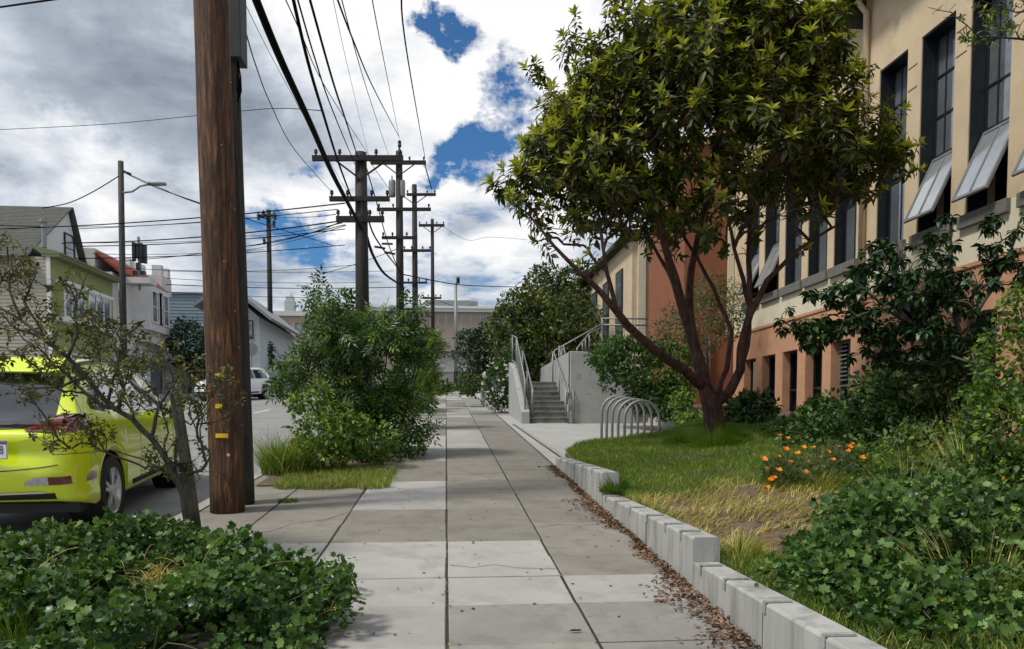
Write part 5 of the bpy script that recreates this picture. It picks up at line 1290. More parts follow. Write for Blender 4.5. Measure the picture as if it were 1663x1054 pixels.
mb, tips = grow(seeds, [tuple(p) for p in P], tip=.0065, step=.24, wob=.035, seed=5, bias=.12, curve=.4)
loc(mb, B).build('trunk', M_bark, mt, smooth=True)
ctr = np.array(tuple(at(1150, 330, YM))); zmid = at(1150, 335, YM).z
_tz = np.array([t[0].z for t in tips]); _kp = (_tz > zmid + npr.normal(size=len(_tz)) * .35) | (npr.rand(len(_tz)) < .5)
_kp &= npr.rand(len(_tz)) < .93
tips = [t for t, k_ in zip(tips, _kp) if k_]
TP = np.array([tuple(t[0]) for t in tips]); TD = norm(norm(TP - ctr) * .8 + np.array([0, 0, .75]) + np.array([tuple(t[1]) for t in tips]) * .3 + npr.normal(size=(len(TP), 3)) * .15)
def rosettes(TP, TD, n, length, elev0, elev1, seed, back=.0):
    r = np.random.RandomState(seed); m = len(TP); Ps, Ds, Us, Ss = [], [], [], []; sz_ = .72 + .55 * r.rand(m)
    A = norm(np.cross(TD, r.normal(size=(m, 3)))); Bv = np.cross(TD, A); ph = r.rand(m) * 6.28
    for k in range(n):
        a = ph + k * 2.399 + r.normal(size=m) * .15; e = elev0 + (elev1 - elev0) * (k / max(1, n - 1)) + r.normal(size=m) * .15
        rad = A * np.cos(a)[:, None] + Bv * np.sin(a)[:, None]
        D = rad * np.cos(e)[:, None] + TD * np.sin(e)[:, None]; Ps.append(TP - TD * (back * (1 - k / n)) ); Ds.append(D); Us.append(TD * np.cos(e)[:, None] - rad * np.sin(e)[:, None] + r.normal(size=(m, 3)) * .12)
        Ss.append(length * sz_ * (.7 + .5 * r.rand(m)))
    return np.concatenate(Ps), np.concatenate(Ds), np.concatenate(Us), np.concatenate(Ss)
P1, D1, U1, S1 = rosettes(TP, TD, 13, .165, -.75, .35, 31, .20); D1[:, 2] -= .12
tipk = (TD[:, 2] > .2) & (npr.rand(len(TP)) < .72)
leaves('crown', P1 - np.array(tuple(B)), D1, U1, S1, T_ovate(.19, .05, .12), L_main, mt)
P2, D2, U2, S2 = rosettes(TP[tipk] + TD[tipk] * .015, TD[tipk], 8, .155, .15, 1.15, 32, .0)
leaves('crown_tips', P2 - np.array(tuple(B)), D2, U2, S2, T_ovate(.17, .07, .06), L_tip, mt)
# ---- elder shrub in the pavement basin
def leafy(name, label, cat, basexyz, blobs, n, size, tmpl, mats, seed, stems=None, stem_mat=None, nst=60, tipr=.004, r0=.03, group=None, clump=None, **kw):
    b0_ = blobs
    if clump: blobs = clumps(blobs, clump[0], clump[1], seed)
    b = Vector(basexyz); t = plant(name, label, cat, b, group)
    o = shrub_leaves('foliage', blobs, n, size, tmpl, mats, t, seed, **kw); o.location = -b
    if nst:
        P, _ = blob_pts(b0_, nst, .6, seed + 7)
        sd0 = stems or [[(b, r0), (b + (Vector(tuple(b0_[0][0])) - b) * .35, r0 * .8)]]
        mb, _ = grow(sd0, [tuple(p) for p in P], tip=tipr, step=.12 if r0 < .05 else .3, wob=.02, seed=seed, bias=.2)
        m_ = mb.build('stem', stem_mat or M_bark_d, t, smooth=True); m_.location = -b
    return t
YE = 13.6; be = gnd(585, 738)
st_ = []
for i in range(9):
    a = i * .7; bb_ = Vector((be.x + .5 * math.cos(a), be.y + .3 * math.sin(a), gz(be.y))); st_.append([(bb_ - Vector((0, 0, .05)), .022), (Vector((be.x + 1.0 * math.cos(a + .3), be.y + .6 * math.sin(a), gz(be.y) + 1.2)), .016), (Vector((be.x + 1.2 * math.cos(a + .3), be.y + .7 * math.sin(a), gz(be.y) + 2.0)), .01)])
leafy('elder_shrub', 'tall leafy dark green elder shrub growing from the pavement in front of the far poles', 'shrub', (be.x, be.y, gz(be.y)),
      [pb(590, 600, YE, 72, 84, .8), pb(640, 560, YE, 38, 62, .6), pb(540, 540, YE, 38, 54, .6), pb(500, 575, YE, 30, 38, .45), pb(682, 575, YE, 24, 36, .4), pb(632, 670, YE, 52, 44, .6), pb(520, 490, YE, 20, 28, .3), pb(597, 500, YE, 15, 34, .25), pb(566, 490, YE + .2, 11, 24, .2), pb(634, 512, YE, 20, 24, .25), pb(662, 525, YE, 11, 38, .2), pb(660, 690, YE, 28, 26, .4), pb(474, 610, YE, 16, 22, .3), pb(560, 660, YE, 44, 40, .6)],
      3100, .25, T_pinnate(3), [L_elder, L_elder, L_elder, L_lime, L_dark], 41, st_, M_bark_d, 150, .004, .03, droop=-.35, spread=.8, shell=.6, clump=(58, .27))
leafy('young_shrub', 'fresh yellow-green young shrub in front of the tall elder', 'shrub', gnd(535, 770),
      [pb(540, 700, 11.7, 62, 40, .5), pb(517, 640, 11.7, 17, 30, .2), pb(480, 655, 11.9, 14, 16, .2), pb(600, 715, 11.9, 45, 32, .4), pb(520, 735, 11.5, 50, 26, .4)], 2600, .085, T_ovate(.26, .06, .15), [L_lime, L_elder], 43, None, M_stem, 70, .003, .02, droop=-.1)
leafy('low_shrub', 'low dark green shrub spilling onto the pale slab at the foot of the elder', 'shrub', gnd(660, 735), [pb(655, 722, 13.0, 40, 17, .4), pb(610, 735, 12.6, 36, 20, .4)], 1100, .08, T_ovate(.24), [L_elder, L_dark], 44, None, None, 20, .003, .015)
b = gnd(462, 770); n = 1500; a = npr.rand(n) * 6.28; rr = npr.rand(n) ** .5 * .36; P = np.stack([b.x + .02 + np.cos(a) * rr, b.y + .1 + np.sin(a) * rr * 1.1, np.full(n, gz(b.y))], 1)
tag(grass('grass_tuft', P, .36 + .36 * npr.rand(len(P)), .011, .85, [L_grass, L_lime, L_dry], None, 51, 5, .5, idx=npr.choice(3, n, p=[.55, .33, .12])), 'tall arching grass clump at the kerb left of the elder shrub', 'grass', kind='stuff')
n = 9000; P = np.zeros((n, 3)); c0, c1 = gnd(432, 800), gnd(620, 792); P[:, 0] = c0.x + (c1.x - c0.x + .1) * npr.rand(n); P[:, 1] = 9.75 + 1.9 * npr.rand(n) ** 1.2 + .12 * np.sin(P[:, 0] * 9)
k = P[:, 1] > 9.75 + .5 * np.maximum(0, np.abs((P[:, 0] - c0.x) / (c1.x - c0.x) - .55) - .42) * 3; P = P[k]; n = len(P); P[:, 2] = SL * P[:, 1]
tag(grass('weedy_grass', P, .115, .006, .9, [L_grass, L_dry], None, 52, 3, .6, idx=(npr.rand(n) < .22).astype(int)), 'low ragged yellowish grass round the shrub in the pavement basin', 'grass', kind='stuff')
n = 350; a = npr.rand(n) * 6.28; rr = npr.rand(n) ** .5 * .09; c0 = gnd(468, 815); P = np.stack([c0.x + np.cos(a) * rr * 1.3, c0.y + np.sin(a) * rr, np.full(n, gz(c0.y))], 1)
tag(grass('weed_tuft', P, .05, .007, .7, [L_grass], None, 53, 2), 'tiny green weed tuft in the slab joint right of the brown pole', 'weed')
# basin soil
mb = MB(); c = Vector((-1.9, 11.6, 0)); mb.add([(-2.45, 10.1, gz(10.1) + .012), (-1.05, 10.1, gz(10.1) + .012), (-1.0, 15.0, gz(15.0) + .012), (-2.5, 15.0, gz(15.0) + .012)], [(0, 1, 2, 3)]); strut('basin_soil', mb, M_soil)
mb = MB(); mb.add([(-2.55, 2.5, gz(2.5) + .012), (-1.05, 2.5, gz(2.5) + .012), (-1.05, 5.6, gz(5.6) + .012), (-2.55, 5.6, gz(5.6) + .012)], [(0, 1, 2, 3)]); strut('basin_soil', mb, mat('dark_soil', (.05, .042, .03), .95, .3, 14, .7, 60))
leafy('young_shrub', 'lime green sprig of leaves reaching right past the tall elder', 'shrub', (-.9, 20.5, gz(20.5)), [pb(690, 560, 20, 26, 20, .5), pb(694, 605, 20, 16, 20, .4), pb(680, 640, 20, 26, 20, .5)], 900, .20, T_pinnate(3), [L_lime, L_elder], 45, None, M_stem, 30, .004, .02)
leafy('low_shrub', 'small dark shrub spreading over the far end of the left pavement', 'shrub', (-1.3, 30, gz(30)), [pb(705, 628, 30, 26, 10, .7), pb(690, 655, 24, 16, 12, .5), pb(665, 610, 28, 30, 35, 1)], 1200, .16, T_ovate(.28), [L_elder, L_dark], 46, None, None, 20, .004, .02)
# ---- round hedge trees beyond the stairs
HG_ = 'dark evergreens beyond the stairs'
leafy('evergreen_tree', 'biggest rounded evergreen with yellowish top behind the stairs', 'tree', (6.0, 31, gz(31)), [pb(895, 520, 31, 72, 48, 1.6), pb(850, 560, 30.5, 52, 60, 1.3), pb(905, 575, 30, 70, 70, 1.5), pb(870, 490, 31, 44, 36, 1.1), pb(845, 525, 30.5, 34, 30, 1), pb(875, 545, 29.4, 26, 20, .6), pb(905, 510, 29.6, 26, 18, .6), pb(835, 580, 29.6, 24, 20, .6), pb(930, 560, 29.4, 26, 22, .6)], 22000, .15, T_ovate(.26), [L_pitt, L_pitt, L_pitt, L_dark], 61, None, None, 120, .01, .12, HG_, spread=.6, shell=.3, clump=(150, .55))
leafy('evergreen_tree', 'taller dark evergreen rising behind the rounded one against the sky', 'tree', (8.2, 37, gz(37)), [pb(925, 480, 37, 48, 46, 1.6), pb(890, 475, 37, 34, 30, 1.2), pb(955, 530, 36, 45, 60, 1.4)], 11000, .17, T_ovate(.26), [L_dark, L_pitt], 62, None, None, 80, .01, .12, HG_, spread=.7, shell=.3, clump=(80, .6))
leafy('evergreen_tree', 'small dark round evergreen standing in front of the tan building', 'tree', (1.9, 34, gz(34)), [pb(771, 578, 34, 30, 46, .8), pb(790, 560, 34, 24, 30, .7)], 5200, .13, T_ovate(.24), L_dark, 63, None, None, 50, .01, .09, HG_, spread=.7, shell=.3, clump=(60, .32))
leafy('low_shrub', 'low hedge plant at the foot of the small round evergreen', 'shrub', (1.6, 32, gz(32)), [pb(760, 625, 32, 20, 16, .6), pb(722, 630, 38, 18, 8, .6)], 1200, .13, T_ovate(.26), [L_pitt, L_elder], 64, None, None, 10, .004, .02)
fb = leafy('flowering_shrub', 'dark shrub dotted with white flowers just left of the stair wall', 'shrub', (2.4, 27.5, gz(27.5)), [pb(812, 628, 27.5, 27, 38, .7), pb(830, 600, 28, 20, 40, .6)], 3400, .10, T_ovate(.3), [L_elder, L_dark], 65, None, None, 30, .004, .03)
P, O_ = blob_pts([pb(808, 628, 27.2, 25, 36, .7)], 90, .05, 66); k = O_[:, 1] < .1; Ps = []
for i in range(5): Ps.append(P[k])
P = np.concatenate(Ps); D = npr.normal(size=P.shape); fl = leaves('white_blossoms', P, D, npr.normal(size=P.shape) + np.array([0, -1, .5]), .07, T_ovate(.4), L_whitef, fb); fl.location = -fb.location; fl['kind'] = 'stuff'
leafy('hedge', 'dark leafy hedge filling the gap behind the stair handrails', 'hedge', (4.4, 33, gz(33)), [pb(960, 575, 33, 60, 60, .9), pb(1000, 540, 34, 60, 50, .9), pb(900, 610, 30, 50, 30, .8)], 6000, .14, T_ovate(.25), [L_dark, L_elder], 67, None, None, 30, .01, .05, shell=.35)
# ---- shrub on the stair block
leafy('round_shrub', 'dense light-topped round shrub bulging over the concrete stair block', 'shrub', at(1040, 665, 19.6), [pb(1030, 592, 19.6, 66, 40, 1.0), pb(1075, 605, 19.4, 42, 46, .9), pb(1000, 580, 19.8, 38, 30, .8), pb(1090, 640, 19, 30, 36, .7)], 9500, .085, T_ovate(.33, .04, .1), L_elder, 68, [[(at(1042, 668, 19.6), .07), (at(1032, 640, 19.6), .06), (at(1026, 620, 19.6), .05)]], M_bark_g, 80, .006, .05, spread=.6, shell=.3, clump=(110, .24))
leafy('round_shrub', 'dark shrub under and right of the dense round one by the bike rack', 'shrub', at(1060, 680, 19.0), [pb(1060, 645, 19.4, 46, 26, .8), pb(1085, 660, 18.6, 28, 22, .6)], 2600, .09, T_ovate(.3), [L_dark, L_elder], 69, None, None, 20, .004, .03)
leafy('olive_tree', 'thin grey-green small tree in front of the terracotta tower', 'tree', at(1150, 660, 20), [pb(1140, 520, 20, 62, 52, 1.0), pb(1180, 500, 20.2, 38, 44, .8), pb(1095, 540, 19.8, 34, 34, .7), pb(1150, 470, 20, 30, 28, .6)], 4600, .11, T_ovate(.13, .03, .1), L_olive, 70, [[(at(1155, 668, 20), .05), (at(1150, 600, 20), .04), (at(1148, 550, 20), .03)]], M_bark_g, 150, .004, .04, spread=1.0, shell=.6)
leafy('low_shrub', 'yellowish low plant between the round shrub and the tree trunk', 'shrub', at(1100, 680, 17.5), [pb(1108, 655, 17.6, 18, 26, .4), pb(1130, 680, 17, 40, 10, .5)], 900, .09, T_ovate(.26), [L_lime, L_elder], 71, None, M_stem, 10, .003, .015)
# ---- shrubs along the school wall
GS = 'shrubs along the school wall'
leafy('wall_shrub', 'dark broad-leaved shrub against the pink wall just right of the tree trunk', 'shrub', at(1235, 715, 15.0), [pb(1222, 665, 15.5, 36, 26, .6), pb(1225, 695, 14.5, 40, 22, .6), pb(1205, 672, 14.8, 22, 26, .5)], 2300, .14, T_ovate(.22), [L_dark, L_elder], 72, None, None, 40, .005, .03, GS, spread=.8)
leafy('wall_shrub', 'pale blue-green leafy plant below the basement windows', 'shrub', at(1280, 720, 12.5), [pb(1290, 705, 12.5, 50, 22, .6), pb(1335, 680, 13, 40, 32, .6)], 2000, .095, T_lobed(5), [L_mallow, L_olive], 73, None, M_stem, 40, .004, .02, GS)
leafy('wall_shrub', 'wide thicket of mid green leaves below the dark drooping tree', 'shrub', at(1420, 740, 9.8), [pb(1410, 670, 10.2, 75, 52, 1.0), pb(1480, 640, 10, 70, 65, 1.0), pb(1340, 700, 10.4, 46, 28, .7), pb(1430, 700, 9.6, 90, 30, .8), pb(1560, 650, 9.5, 60, 80, .9)], 9500, .09, T_ovate(.24), [L_mallow, L_elder, L_dark], 74, None, M_stem, 120, .004, .03, GS, clump=(120, .24))
# ---- dark drooping tree on the right
bd = Vector((6.6, 9.3, zbed(6.6, 9.3))); YD_ = 9.0
dt_ = plant('small_tree', 'small tree with dark glossy drooping leaves in front of the school wall', 'tree', bd)
def s2(*pts): return [(at(x, y, YD_ + dy), r) for (x, y, dy, r) in pts]
seeds = [[(bd - Vector((0, 0, .1)), .07)] + s2((1600, 640, .2, .06), (1560, 590, .1, .05), (1500, 540, 0, .042), (1440, 500, 0, .035), (1380, 520, 0, .02), (1300, 540, 0, .012), (1270, 520, 0, .008)),
         s2((1500, 540, 0, .035), (1470, 460, 0, .028), (1455, 390, .1, .015)), s2((1560, 590, .1, .04), (1590, 500, .1, .03), (1640, 420, .1, .02), (1655, 360, .1, .012)),
         s2((1560, 560, 0, .03), (1545, 450, 0, .02), (1545, 360, 0, .012)), s2((1440, 500, 0, .02), (1380, 450, 0, .014), (1345, 470, 0, .01))]
db = [pb(1440, 480, YD_, 100, 62, .8), pb(1500, 440, YD_, 60, 60, .7), pb(1425, 410, YD_, 30, 26, .3), pb(1540, 520, YD_, 75, 70, .7), pb(1340, 530, YD_, 40, 22, .3), pb(1360, 480, YD_, 36, 22, .3), pb(1287, 518, YD_, 24, 18, .2), pb(1470, 560, YD_, 80, 45, .7), pb(1630, 380, YD_, 34, 40, .4), pb(1640, 440, YD_, 40, 30, .4), pb(1545, 365, YD_, 18, 22, .2), pb(1320, 545, YD_, 26, 16, .3)]
P, _ = blob_pts(db, 470, .75, 81)
mb, tips = grow(seeds, [tuple(p) for p in P], tip=.005, step=.14, wob=.02, seed=9, bias=.15)
mb.build('trunk', M_bark_g, dt_, smooth=True).location = -bd
TP = np.array([tuple(t[0]) for t in tips]); TD = norm(np.array([0, 0, 1.]) + npr.normal(size=TP.shape) * .25)
P1, D1, U1, S1 = rosettes(TP, TD, 11, .115, -.95, .2, 82, .05)
leaves('crown', P1, D1, U1, S1, T_ovate(.27, .05, .28), L_dark, dt_).location = -bd
# ---- bright bush at the right edge
leafy('bright_shrub', 'bright yellow-green small-leaved shrub at the right edge of the picture', 'shrub', (4.75, 6.3, zbed(4.75, 6.3)), [pb(1640, 590, 6.4, 48, 70, .4), pb(1625, 690, 6.2, 50, 60, .4), pb(1665, 500, 6.4, 34, 40, .3), pb(1600, 640, 6.4, 26, 24, .3), pb(1650, 760, 6, 44, 40, .4)], 4300, .05, T_ovate(.33, .05, .1), [L_lime, L_mallow, L_elder], 83, None, M_bark_g, 110, .004, .03, spread=.8, shell=.7)
mb = MB(); mb.tube([at(1545, 578, 6.8), at(1580, 590, 6.7), at(1605, 615, 6.6), at(1650, 640, 6.4)], [.010, .013, .016, .02], 7); tag(mb.build('bare_branch', M_bark_g, smooth=True), 'pale bare branch crossing the shade left of the bright shrub', 'branch')
# ---- mallow plants on the bank
GM = 'mallow plants on the bank'
def mallow(label, base, blobs, n, size, seed, grp=GM, mats=None, nst=90): return leafy('mallow_plant', label, 'plant', base, blobs, n, size, T_lobed(6), mats or [L_mallow, L_mallow, L_mallow, L_mallow, L_elder, L_elder, L_dark], seed, None, M_stem, nst, .0035, .018, grp, spread=.9, shell=.6, droop=.05, var=.6, clump=(230, .13))
mallow('biggest mallow plant filling the bottom right of the bank', (3.6, 4.6, zbed(3.6, 4.6)), [pb(1500, 890, 4.9, 150, 105, .7), pb(1390, 920, 4.9, 100, 60, .55), pb(1600, 860, 5.2, 120, 90, .7), pb(1310, 945, 4.9, 62, 34, .4), pb(1620, 960, 4.6, 110, 60, .5)], 21000, .047, 91)
mallow('mallow plant at the bank top behind the biggest one', (4.2, 6.6, zbed(4.2, 6.6)), [pb(1480, 815, 6.4, 110, 48, .7), pb(1590, 795, 6.6, 100, 55, .7), pb(1400, 850, 5.9, 80, 40, .5)], 13000, .048, 92)
mallow('low mallow leaves spilling over the low wall in the bottom right', (2.7, 3.9, zbed(2.7, 3.9)), [pb(1320, 945, 4.35, 70, 40, .3), pb(1420, 965, 4.1, 90, 50, .35), pb(1540, 985, 3.9, 120, 56, .4), pb(1380, 930, 4.5, 70, 46, .3), pb(1640, 990, 3.8, 80, 50, .35), pb(1480, 1010, 3.7, 80, 44, .3), pb(1600, 1020, 3.6, 100, 50, .3)], 12500, .045, 93)
n = 9000; P = np.zeros((n, 3)); P[:, 1] = 2.9 + 2.3 * npr.rand(n); P[:, 0] = 1.9 + 1.2 * npr.rand(n) ** 1.5
P[:, 2] = [zbed(x, y) for x, y in P[:, :2]]
tag(grass('bank_grass', P, .11, .006, .6, [L_grass, L_dry, L_elder], None, 94, 3, idx=npr.choice(3, n, p=[.6, .12, .28])), 'green and straw grass between the mallow and the low wall', 'grass', kind='stuff')
leafy('wild_plant', 'loose grey-green weedy plant right of the orange poppies', 'plant', (4.5, 8.2, zbed(4.5, 8.2)), [pb(1420, 755, 7.9, 70, 40, .5), pb(1500, 725, 8.0, 60, 45, .5), pb(1375, 790, 7.4, 34, 22, .3)], 2600, .07, T_ovate(.2), [L_olive, L_mallow, L_elder, L_lime], 151, None, M_stem, 120, .0035, .015, None, spread=1.1, shell=.9)
# ---- lawn, straw grass, tufts
def bedpts(n, f):
    P = np.zeros((n, 3)); P[:, 0] = 1.88 + 5.6 * npr.rand(n) ** 1.15; P[:, 1] = 5.2 + 11.6 * npr.rand(n); k = np.array([inpoly(x, y, BED) and f(x, y) for x, y in P[:, :2]]); P = P[k]; P[:, 2] = [zbed(x, y) - .01 for x, y in P[:, :2]]; return P
def straw(x, y): return math.exp(-(((x - 2.75) / 1.0) ** 2 + ((y - 6.9) / 1.15) ** 2)) + .25 * math.sin(x * 5 + y * 3) * .6
P = bedpts(210000, lambda x, y: straw(x, y) < .42 + rnd.uniform(-.15, .15) and y > 6.6 and x < 6.3)
tag(grass('lawn', P, .075, .0075, .75, [L_grass, L_lime, L_dry], None, 95, 2, idx=npr.choice(3, len(P), p=[.80, .16, .04])), 'patch of short green lawn between the low wall and the big tree', 'grass', kind='stuff')
P = bedpts(60000, lambda x, y: straw(x, y) > .30 + rnd.uniform(-.12, .2) and y > 5.3 and (math.sin(x * 7 + y * 2) + math.sin(y * 6 - x * 3) > -1.55))
tag(grass('straw_grass', P, .12, .008, 1.3, [L_dry, L_grass], None, 96, 4, .75, idx=(npr.rand(len(P)) < .18).astype(int), dirb=(.5, -.3, 0)), 'dry flattened straw coloured grass on the bank above the low wall', 'grass', kind='stuff')
P = bedpts(2600, lambda x, y: ((x - 3.0) / 1.2) ** 2 + ((y - 6.0) / .9) ** 2 < 1)
P[:, 2] += .02; tag(leaves('wood_chips', P, npr.normal(size=P.shape) * np.array([1, 1, .2]), npr.normal(size=P.shape) * .4 + SUNU, .03 + .03 * npr.rand(len(P)), T_ovate(.2), L_litter), 'reddish wood chips showing between the straw grass and the mallow', 'wood chips', kind='stuff')
def tuft(x, y, r_, h, n, mats, label, lean=.6, w=.009, ps=None, seed=1):
    r = np.random.RandomState(seed); a = r.rand(n) * 6.28; q = r.rand(n) ** .5 * r_; P = np.stack([x + np.cos(a) * q, y + np.sin(a) * q, np.zeros(n)], 1); P[:, 2] = [zbed(u, v) - .01 for u, v in P[:, :2]]
    hh = h * (1.1 - .75 * (q / r_) ** 2) * (.8 + .4 * np.sin(a * 3 + seed)) 
    return tag(grass('grass_tuft', P, hh, w, lean, mats, None, seed, 4, idx=r.choice(len(mats), n, p=ps) if ps else None), label, 'grass', 'taller grass tufts on the bank', 'stuff')
c = at(1160, 745, 11.6); tuft(c.x, 11.7, .75, .27, 5200, [L_grass, L_elder], 'thick dark green grass tuft round the foot of the big tree', seed=101)
c = at(990, 790, 8.5); tuft(c.x, 8.25, .16, .20, 900, [L_grass, L_elder], 'dark grass tuft hanging over the step between two low walls', .9, .008, [.6, .4], 102); tuft(1.92, 8.7, .12, .16, 500, [L_grass], 'smaller grass clump on the wall top behind the hanging tuft', .9, .008, None, 103)
tuft(4.9, 8.6, .6, .26, 1700, [L_grass, L_dry, L_lime], 'tall seeding grass right of the orange poppies', .7, .008, [.45, .35, .2], 104); tuft(2.1, 5.35, .22, .20, 900, [L_grass, L_dry], 'grass clump at the end face of the middle low wall', .8, .008, [.6, .4], 105)
tuft(3.75, 7.6, .5, .24, 2000, [L_dry, L_grass], 'pale feathery grass below the orange poppies', .9, .008, [.6, .4], 106); tuft(4.75, 7.3, .5, .36, 1600, [L_grass, L_lime], 'green grass clump between poppies and mallow', .7, .009, [.6, .4], 107)
tuft(3.1, 4.9, .5, .26, 1500, [L_dry, L_grass], 'straw grass clump at the edge of the mallow', .8, .008, [.5, .5], 108)
for (x_, y_, q_, h_, n_, lb_, sd_2) in ((4.75, 6.6, .5, .75, 700, 'tall thin seeding grass standing out of the mallow near the right edge', 161), (3.7, 5.9, .45, .62, 520, 'loose straw coloured stalks rising between the mallow plants', 162), (3.0, 4.1, .5, .42, 500, 'thin grass blades poking through the nearest mallow', 163)):
    tuft(x_, y_, q_, h_, n_, [L_grass, L_dry, L_lime], lb_, .7, .006, [.4, .35, .25], sd_2)
# ---- poppies
bp = Vector((3.6, 7.9, zbed(3.6, 7.9))); pp = plant('poppy_plant', 'clump of orange poppies with fine grey-green leaves beside the lawn', 'flower', bp)
P, O_ = blob_pts([pb(1300, 775, 7.8, 66, 36, .4), pb(1360, 755, 8.0, 50, 34, .4), pb(1265, 770, 7.8, 30, 24, .3)], 3600, .95, 111); D = npr.normal(size=P.shape) * .5 + np.array([0, 0, .8])
leaves('foliage', P, D, npr.normal(size=P.shape), .075, T_pinnate(2), [L_olive, L_mallow], pp, npr.randint(0, 2, len(P))).location = -bp
fl = [(1243, 748), (1247, 762), (1241, 745), (1264, 742), (1284, 752), (1265, 765), (1257, 778), (1253, 780), (1311, 752), (1326, 749), (1333, 745), (1308, 768), (1337, 759), (1353, 748), (1361, 726), (1380, 727), (1378, 733), (1279, 713), (1276, 731), (1332, 775), (1321, 728), (1246, 793), (1265, 708), (1384, 722), (1320, 790), (1296, 738), (1345, 735), (1272, 756), (1318, 760), (1305, 728), (1400, 745), (1290, 800)]
sm = MB()
for i, (x, y) in enumerate(fl):
    p = at(x, y, 7.35 + rnd.random() * .55); mb = MB(); k = 5; ax = Vector((rnd.uniform(-.5, .5), -.35 + rnd.uniform(-.4, .3), 1)).normalized(); a = ax.orthogonal().normalized(); b_ = ax.cross(a); rr = .024 + rnd.random() * .014
    mb.v = [tuple(p)]
    for q in range(16):
        t = q / 16 * 6.283; rad = rr * (.82 + .18 * abs(math.cos(2 * t))); mb.v.append(tuple(p + a * math.cos(t) * rad + b_ * math.sin(t) * rad + ax * rad * (.7 + .15 * math.cos(4 * t))))
    mb.f = [(0, 1 + q, 1 + (q + 1) % 16) for q in range(16)]; mb.m = [0] * 16; mb.build('flower', L_orange, pp).location = -bp
    g_ = Vector((bp.x + (p.x - bp.x) * .5, p.y + .15, zbed(p.x, p.y + .15))); sm.tube([g_, g_.lerp(p, .6) + Vector((0, 0, .03)), p], .0025, 4)
sm.build('stem', M_stem, pp).location = -bp
for (x, y, Y_) in ((1528, 973, 4.3), (1628, 775, 5.3)):
    p = at(x, y, Y_ - .75); mb = MB(); mb.v = [tuple(p)]; mb.v += [(p.x + math.cos(q / 8 * 6.283) * .011, p.y - .006, p.z + math.sin(q / 8 * 6.283) * .011) for q in range(8)]; mb.f = [(0, 1 + q, 1 + (q + 1) % 8) for q in range(8)]; mb.m = [0] * 8
    tag(mb.build('small_flower', L_orange), 'single tiny yellow flower %s' % ('low among the mallow in the bottom right' if y > 900 else 'near the right edge above the mallow'), 'flower')
# ---- mallow mound in the near left basin
mallow('wide mound of mallow leaves round the sapling in the left foreground', (-1.9, 4.9, gz(4.9)), [pb(420, 965, 4.95, 125, 72, .5), pb(290, 925, 5.3, 140, 60, .6), pb(140, 930, 5.2, 150, 70, .6), pb(20, 970, 4.9, 120, 80, .6), pb(480, 980, 4.5, 84, 66, .4), pb(330, 1010, 4.3, 170, 80, .5), pb(120, 1030, 4.2, 170, 90, .5), pb(200, 1050, 4.0, 120, 60, .4), pb(220, 870, 5.3, 60, 16, .3), pb(370, 890, 5.2, 50, 14, .3)], 27000, .041, 95, None, None, 110)
P, _ = blob_pts([pb(40, 1010, 4.4, 60, 60, .3)], 300, .9, 97); P[:, 2] = gz(4.4)
tag(grass('grass_tuft', P, .42, .007, .8, [L_grass], None, 98, 4), 'blades of grass poking through the mound at the left edge', 'grass', kind='stuff')
P, _ = blob_pts([pb(260, 950, 4.75, 40, 22, .15)], 260, .9, 99)
tag(grass('dry_grass', P, .13, .006, 1.6, [L_dry], None, 99, 4), 'dead straw patch in the middle of the left mallow mound', 'grass', kind='stuff')
mb = MB()
for i in range(26):
    p = at(rnd.uniform(60, 540), rnd.uniform(900, 1040), 4.25 + rnd.random() * .5); d = Vector((rnd.uniform(-.25, .25), rnd.uniform(-.08, .1), rnd.uniform(-.02, .22))); mb.tube([p, p + d * .35 + Vector((0, 0, .02)), p + d * .7 + Vector((0, 0, .02)), p + d], .0017, 4)
tag(mb.build('dry_stalks', L_dry), 'pale dry stalks criss-crossing the left mallow mound', 'stalks', kind='stuff')
for i, (x0, y0_, x1, y1_) in enumerate(((395, 985, 392, 862), (468, 960, 467, 888), (500, 975, 500, 890), (440, 960, 436, 892))):
    pass
# ---- sapling tied to its stake
YS_ = 6.2; sb0 = at(316, 905, YS_)
sp_ = plant('sapling', 'leaning sapling with sparse small leaves and crooked twigs in the left foreground', 'tree', sb0)
def s3(*pts): return [(at(x, y, YS_ + dy), r) for (x, y, dy, r) in pts]
M_bark_s = mat('dark_twig_bark', (.085, .078, .055), .85, .2, 18, .8, 50, stretch=(1, 1, .4), col2=(.02, .018, .014))
seeds = [s3((310, 905, -.12, .027), (304, 850, -.12, .026), (296, 800, -.12, .025), (272, 750, -.12, .024), (246, 712, -.12, .022), (215, 680, -.14, .020), (175, 655, -.16, .018), (140, 612, -.2, .016), (110, 580, -.25, .017), (70, 545, -.3, .014), (35, 520, -.3, .010), (0, 500, -.3, .008)),
         s3((110, 580, -.25, .014), (125, 545, -.3, .010), (120, 505, -.3, .007), (135, 460, -.3, .004), (146, 435, -.3, .003)), s3((140, 612, -.2, .012), (100, 628, -.3, .01), (50, 630, -.4, .008), (-20, 618, -.4, .005)),
         s3((246, 712, -.12, .016), (258, 660, -.05, .013), (290, 610, .05, .010), (330, 600, .2, .008), (385, 630, .2, .005)), s3((35, 520, -.3, .01), (15, 470, -.3, .008), (12, 400, -.3, .005)),
         s3((175, 655, -.1, .014), (190, 600, -.1, .011), (200, 545, -.1, .008), (235, 520, -.1, .005)), s3((286, 775, -.12, .012), (230, 745, -.2, .008), (180, 730, -.3, .006), (100, 738, -.35, .004)),
         s3((70, 545, -.3, .01), (40, 490, -.35, .007), (60, 440, -.35, .005)), s3((262, 660, .1, .012), (310, 690, .2, .009), (340, 650, .2, .006), (370, 600, .2, .004))]
